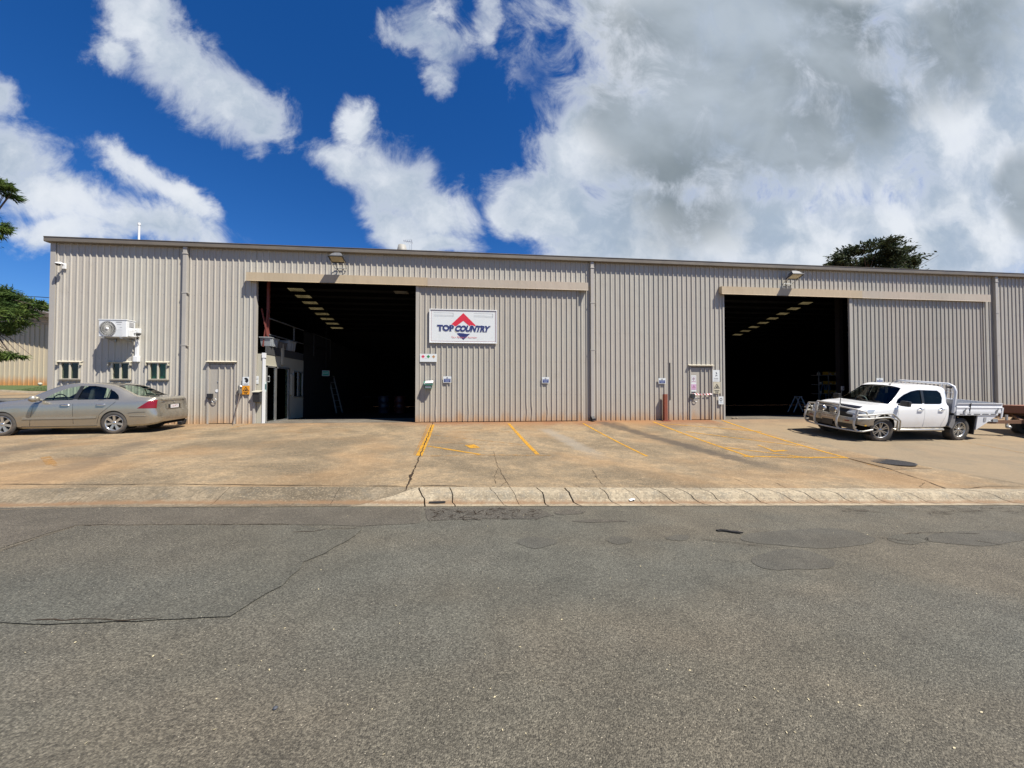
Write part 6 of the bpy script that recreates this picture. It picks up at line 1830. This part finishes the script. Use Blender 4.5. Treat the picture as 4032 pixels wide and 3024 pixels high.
for s_ in (-1, 1): m2.tube([(XB-.04, s_*.36, 1.06), (XB-.12, s_*.62, 1.03), (XB-.19, s_*.80, 1.01), (XB-.34, s_*.92, .96), (XB-.50, s_*.92, .78)], .024, 8)
m2.build('top_rail', M_bar, bb)
m2 = MB()
for z in (.80, .755): m2.tube([(XB-.02, -.36, z), (XB, 0, z), (XB-.02, .36, z)], .018, 8)
m2.tube([(XB-.02, -.36, 1.03), (XB, 0, 1.035), (XB-.02, .36, 1.03)], .015, 8)
m2.build('middle_rail', M_pol, bb)
m2 = MB()
m2.tube([(.52, -.97, .42), (XB-.30, -.93, .36), (XB-.20, -.80, .345), (XB-.06, -.36, .345), (XB-.04, 0, .345), (XB-.06, .36, .345), (XB-.20, .80, .345), (XB-.30, .93, .36), (.52, .97, .42)], .025, 8); m2.build('lower_rail', M_bar, bb)
# polished channel
M_chan = pm('channel_alloy', (.34, .31, .265), .30, .75, .08)
m2 = MB(); prof = [(0, .74), (-.10, .745), (0, .73), (.02, .64), (.0, .55), (-.08, .545)]
path = [(.50, -.97), (.72, -.955), (.88, -.88), (.98, -.66), (1.02, -.30), (1.02, .30), (.98, .66), (.88, .88), (.72, .955), (.50, .97)]
rows = []
for i, (x, y) in enumerate(path):
    rows.append([(x+o, y*(1+o*.2), z) for o, z in [(-.14, .745), (0, .742), (.015, .65), (0, .555), (-.14, .55)]])
m2.grid(rows, smooth=False)
ch = m2.build('channel', M_chan, bb, sharp=30)
m2 = MB(); m2.box(.86, .95, -.70, .70, .40, .548); m2.build('under_panel', M_trimblk, bb)
m2 = MB(); m2.box(1.0, 1.037, -.17, .17, .44, .60); m2.build('winch_opening', M_trimblk, bb)
for s_ in (-1, 1):
    m2 = MB(); m2.box(.985, 1.025, s_*.58-.06, s_*.58+.06, .625, .655); m2.build('indicator', pm('amber_red_lens', (.22, .03, .015), .3), bb)
    m2 = MB(); m2.lathe([(0, .07), (.085, .07), (.10, .05), (.10, -.01), (.07, -.06), (0, -.07)], (XB-.07, s_*.19, .93), 'x', 24)
    m2.rod((XB-.08, s_*.19, .83), (XB-.08, s_*.19, .76), .03); m2.build('driving_lamp', M_grey, bb)
    m2 = MB(); m2.lathe([(.105, .045), (.108, .07), (.092, .075)], (XB-.07, s_*.19, .93), 'x', 24); m2.build('lamp_ring', M_chrome, bb)
    m2 = MB(); m2.lathe([(0, .078), (.06, .076), (.092, .072)], (XB-.07, s_*.19, .93), 'x', 24); m2.build('lamp_lens', pm('lamp_lens_grey', (.13, .13, .12), .3), bb)
m2 = MB(); m2.box(1.042, 1.048, -.19, .19, .668, .768); m2.build('number_plate', pm('plate_cream', (.52, .46, .38), .5), bb)
text_mesh('437 ZVU', .092, pm('plate_maroon_dark', (.16, .05, .05), .5), (1.0505, 0, .718), 'plate_lettering', bb, rz=PI/2, ext=.0008)
# bonnet protector, aerials, wipers
m2 = MB(); rows = []
for k in range(13):
    y = -.66+.11*k; c = 1-(y/.70)**2
    x = .60+.16*math.sqrt(max(0, c)); rows.append([(x-.09, y, 1.115-.02*(1-c)), (x+.02, y, 1.085-.04*(1-c)), (x+.04, y, 1.045-.04*(1-c))])
m2.grid(rows, smooth=True); m2.build('bonnet_guard', pm('smoked_acrylic', (.02, .02, .022), .12), ute)
m2 = MB(); m2.tube([(.98, .30, 1.08), (.96, .29, 1.60)], [.012, .006], 6); m2.tube([(.98, .30, 1.02), (.98, .30, 1.16)], .020, 8); m2.build('whip_aerial', M_black, ute)
m2 = MB(); m2.tube([(-.95, .25, 1.77), (-1.12, .25, 1.93)], .006, 5); m2.lathe([(0, .03), (.03, .01), (.035, -.01)], (-.95, .25, 1.775), n=10); m2.build('roof_aerial', M_black, ute)
m2 = MB(); m2.tube([(-.14, -.5, 1.20), (-.20, .05, 1.235)], .007, 5); m2.tube([(-.14, .05, 1.205), (-.20, .58, 1.23)], .007, 5); m2.build('wiper', M_black, ute)
# cabin
m2 = MB(); m2.box(-2.55, -.2, -.80, .80, .50, .62); m2.box(-.5, -.15, -.72, .72, .62, 1.12); m2.build('cabin_floor', M_trimblk, ute)
for y in (-.38, .38):
    m2 = MB(); m2.obox((-1.15, y, .84), (.25, 0, 0), (0, .25, 0), (0, 0, .08)); m2.obox((-1.40, y, 1.16), (.06, 0, 0), (0, .24, 0), (-.06, 0, .28)); m2.obox((-1.47, y, 1.50), (.045, 0, 0), (0, .12, 0), (0, 0, .08)); m2.build('seat', M_seat, ute, bevel=.03)
m2 = MB(); m2.obox((-2.35, 0, 1.05), (.06, 0, 0), (0, .68, 0), (-.05, 0, .34)); m2.build('rear_seat', M_seat, ute, bevel=.03)
m2 = MB(); m2.tube([(-.72-.04*math.cos(a)*0, -.38+.19*math.cos(a), 1.14+.18*math.sin(a)) for a in [2*PI*k/18 for k in range(18)]], .015, 6, closed=True); m2.build('steering_wheel', M_grey, ute)
m2 = MB(); m2.box(-2.6, .78, -.5, .5, .42, .56); m2.box(-.50, -.46, -.8, .8, .45, 1.0); m2.rod((-2.6, -.45, .58), (-4.5, -.45, .58), .12, .16); m2.rod((-2.6, .45, .58), (-4.5, .45, .58), .12, .16)
m2.rod((-wbU, -.7, .39), (-wbU, .7, .39), .12); m2.rod((0, -.7, .39), (0, .7, .39), .10); m2.build('chassis', M_well, ute)
# tray
TX0, TX1 = -2.72, -4.64; ZT0, ZT1 = .955, 1.26; TW = .925
m2 = MB(); m2.box(TX1, TX0, -TW+.03, TW-.03, .93, .965); 
for k in range(6): m2.box(TX0-.2-.32*k, TX0-.14-.32*k, -TW+.05, TW-.05, .86, .93)
m2.build('tray_floor', M_alu, ute)
M_tray = pm('white_tray_paint', (.60, .61, .62), .35, var=.04, dirt=(.45, .41, .35), dscale=3, dlo=.6, dhi=.85)
def dropside(xa, xb, y, sg, name='drop_side'):
    pr = [(0, ZT0-.02), (.03, ZT0-.02), (.03, ZT0+.05), (.022, ZT0+.06), (.022, ZT0+.145), (.03, ZT0+.155), (.03, ZT0+.175), (.010, ZT0+.19), (.010, ZT0+.275), (.032, ZT0+.29), (.032, ZT1), (0, ZT1)]
    m3 = MB(); m3.prism([(y+sg*o, z) for o, z in pr], xa, xb, 'yz'); return m3.build(name, M_tray, ute, fix=True)
seam = TX0-.56
for sg in (1, -1):
    y = sg*(TW-.03)
    dropside(TX0-.02, seam+.012, y, sg); dropside(seam-.012, TX1, y, sg)
    m3 = MB(); m3.box(seam-.012, seam+.012, min(y, y+sg*.035), max(y, y+sg*.035), ZT0-.02, ZT1+.01); m3.build('tray_post', M_trimblk, ute)
    # coaming rail with rope slots
    m3 = MB(); m3.prism([(y+sg*-.02, .87), (y+sg*.036, .87), (y+sg*.036, ZT0-.025), (y+sg*-.02, ZT0-.025)], TX0-.02, TX1+.16, 'yz'); m3.build('rope_rail', M_tray, ute, fix=True)
    m3 = MB()
    for a, b in ((-2.87, -3.10), (-3.18, -3.33), (-3.45, -3.72), (-3.80, -4.08), (-4.16, -4.38)): m3.box(b, a, min(y+sg*.0365, y+sg*.039), max(y+sg*.0365, y+sg*.039), .892, .915)
    m3.build('rope_slot', M_trimblk, ute)
    for x in (-3.05, -4.40):
        m3 = MB(); m3.box(x-.03, x+.03, min(y+sg*.034, y+sg*.05), max(y+sg*.034, y+sg*.05), .95, 1.05); m3.rod((x, y+sg*.055, 1.03), (x-.01, y+sg*.06, 1.11), .02); m3.build('latch', M_steel, ute)
    # under-tray toolbox behind the wheel
    m3 = MB(); m3.prism([(-3.66, .865), (-4.50, .865), (-3.66, .38)], min(y-sg*.30, y+sg*.02), max(y-sg*.30, y+sg*.02), 'xz'); m3.build('tool_box', M_tray, ute, fix=True)
    m3 = MB(); m3.box(-4.02, -3.92, min(y+sg*.021, y+sg*.03), max(y+sg*.021, y+sg*.03), .66, .80); m3.build('box_lock', M_grey, ute)
    m3 = MB(); m3.prism([(-2.66, .86), (-2.78, .86), (-2.78, .60), (-2.70, .42), (-2.55, .50)], min(y-sg*.3, y), max(y-sg*.3, y), 'xz'); m3.build('mud_guard', pm('grey_mudguard', (.16, .155, .15), .6), ute, fix=True)
    m3 = MB(); m3.box(-3.64, -3.60, min(y-sg*.28, y-sg*.0), max(y-sg*.28, y-sg*.0), .22, .86); m3.build('mud_flap', M_rubber, ute)
    m3 = MB(); pts = [(-wbU+.47*math.cos(a), y-sg*.3, .40+.46*math.sin(a)) for a in [PI*k/14 for k in range(0, 15)]]; pts2 = [(p[0], y-sg*.01, p[2]) for p in pts]; m3.grid([pts, pts2]); m3.build('wheel_arch', M_well, ute)
m3 = MB(); m3.box(TX1-.035, TX1, -TW+.03, TW-.03, ZT0, ZT1-.005); m3.build('tail_gate', M_tray, ute)
for sg in (1, -1):
    m3 = MB(); m3.prism([(TX1+.02, ZT0+.16), (TX1-.045, ZT0+.16), (TX1-.045, ZT0-.12), (TX1+.02, ZT0-.22)][::1], min(sg*(TW-.02), sg*(TW+.008)), max(sg*(TW-.02), sg*(TW+.008)), 'xz'); m3.build('corner_plate', M_tray, ute, fix=True)
# headboard hoop with mesh
m3 = MB()
hp = [(TX0+.02, -.86, .93), (TX0+.02, -.86, 1.62), (TX0+.02, -.80, 1.78), (TX0+.02, -.66, 1.855), (TX0+.02, .66, 1.855), (TX0+.02, .80, 1.78), (TX0+.02, .86, 1.62), (TX0+.02, .86, .93)]
m3.tube(hp, .036, 10)
m3.tube([(TX0+.02, -.85, 1.36), (TX0+.02, .85, 1.36)], .022, 8)
for y in (-.5, .5): m3.tube([(TX0+.02, y, .95), (TX0+.02, y, 1.85)], .02, 8)
m3.build('headboard', M_tray, ute)
m3 = MB()
for k in range(15): y = -.77+.11*k; m3.rod((TX0+.02, y, 1.37), (TX0+.02, y, 1.72), .012)
for k in range(2): m3.rod((TX0+.025, -.8, 1.68-.10*k), (TX0+.025, .8, 1.68-.10*k), .05, .012)
m3.build('headboard_mesh', M_tray, ute)
m3 = MB(); m3.box(TX0-.0, TX0+.03, -.82, .82, .95, 1.34); m3.build('headboard_panel', pm('grey_panel', (.34, .34, .34), .5, .4), ute)
for y in (-.72, .72):
    m3 = MB(); m3.box(TX0+.04, TX0+.10, y-.05, y+.05, 1.72, 1.78); m3.build('work_lamp', M_black, ute)
M_rimU = pm('machined_alloy', (.50, .49, .46), .35, .85, .12)
for x in (0, -wbU):
    for sgn in (1, -1):
        w_ = wheel(ute, x, sgn*(HU-.05), .388, .250, .26, sgn, 6, M_rimU, twin=True, sw=.055)
        if x == 0: w_.rotation_euler.z = -R(12)
for sgn in (1, -1):
    mb = MB(); pts = [(.445*math.cos(a), sgn*.45, .44+.445*math.sin(a)) for a in [PI*k/18 for k in range(-3, 22)]]; pts2 = [(p[0], sgn*(side_y(max(-2.5, min(.8, p[0])), max(.5, p[2]), KU)-.02), p[2]) for p in pts]
    mb.grid([pts, pts2]); mb.build('wheel_arch', M_well, ute)
m3 = MB(); m3.box(-4.80, -4.60, -.04, .04, .50, .56); m3.lathe([(0, .03), (.025, .02), (.025, -.03)], (-4.84, 0, .58), n=10); m3.box(-4.88, -4.78, -.03, .03, .52, .55); m3.build('tow_bar', M_steel, ute)

# ================================================================ TRAILER
tx0, ty0 = G(3935, 1735)
tr_ = thing('flat_trailer', 'rusty brown flatbed trailer at the right edge behind the white ute', 'trailer', (16.6, -2.95, T(16.6, -2.95)), R(-6))
DX, DL, DW = 1.35, 5.5, 1.0
M_deck = pm('rusty_deck_side', (.20, .085, .052), .8, var=.3, scale=3, dirt=(.11, .045, .028))
mb = MB(); mb.box(DX, DX+DL, -DW, DW, .78, 1.06); mb.build('deck', M_deck, tr_, bevel=.01)
mb = MB(); mb.box(DX-.02, DX+DL, -DW-.004, -DW+.01, 1.03, 1.075); mb.build('deck_rail', M_deck, tr_)
mb = MB(); mb.rod((-.1, .02, .50), (2.2, .02, .50), .10, .12); mb.rod((DX-.35, .03, .52), (DX+.35, -.75, .74), .07, .09); mb.rod((DX-.35, -.03, .52), (DX+.35, .75, .74), .07, .09)
mb.rod((DX, -.85, .70), (DX+DL, -.85, .70), .08, .16); mb.rod((DX, .85, .70), (DX+DL, .85, .70), .08, .16)
for k in range(7): mb.rod((DX+.2+.8*k, -.95, .73), (DX+.2+.8*k, .95, .73), .06, .10)
mb.build('chassis', pm('brown_chassis', (.13, .065, .035), .85, var=.3, scale=5), tr_)
mb = MB(); mb.tube([(-.18, 0, .52), (.05, 0, .52)], .04, 8); mb.box(-.05, .12, -.06, .06, .50, .60); mb.build('coupling', M_steel, tr_)
for y in (-.62, .62):
    for x in (DX+.55, DX+1.45):
        wheel(tr_, x, y, .36, .20, .22, -1 if y < 0 else 1, 5, pm('dusty_rim', (.16, .13, .10), .7, .3), sw=.12)
mb = MB(); mb.lathe([(0, -.05), (.05, -.05), (.05, .05), (0, .05)], (.5, -.05, .32), 'y', 12); mb.rod((.5, 0, .32), (.5, 0, .75), .05); mb.build('jockey_wheel', M_steel, tr_)
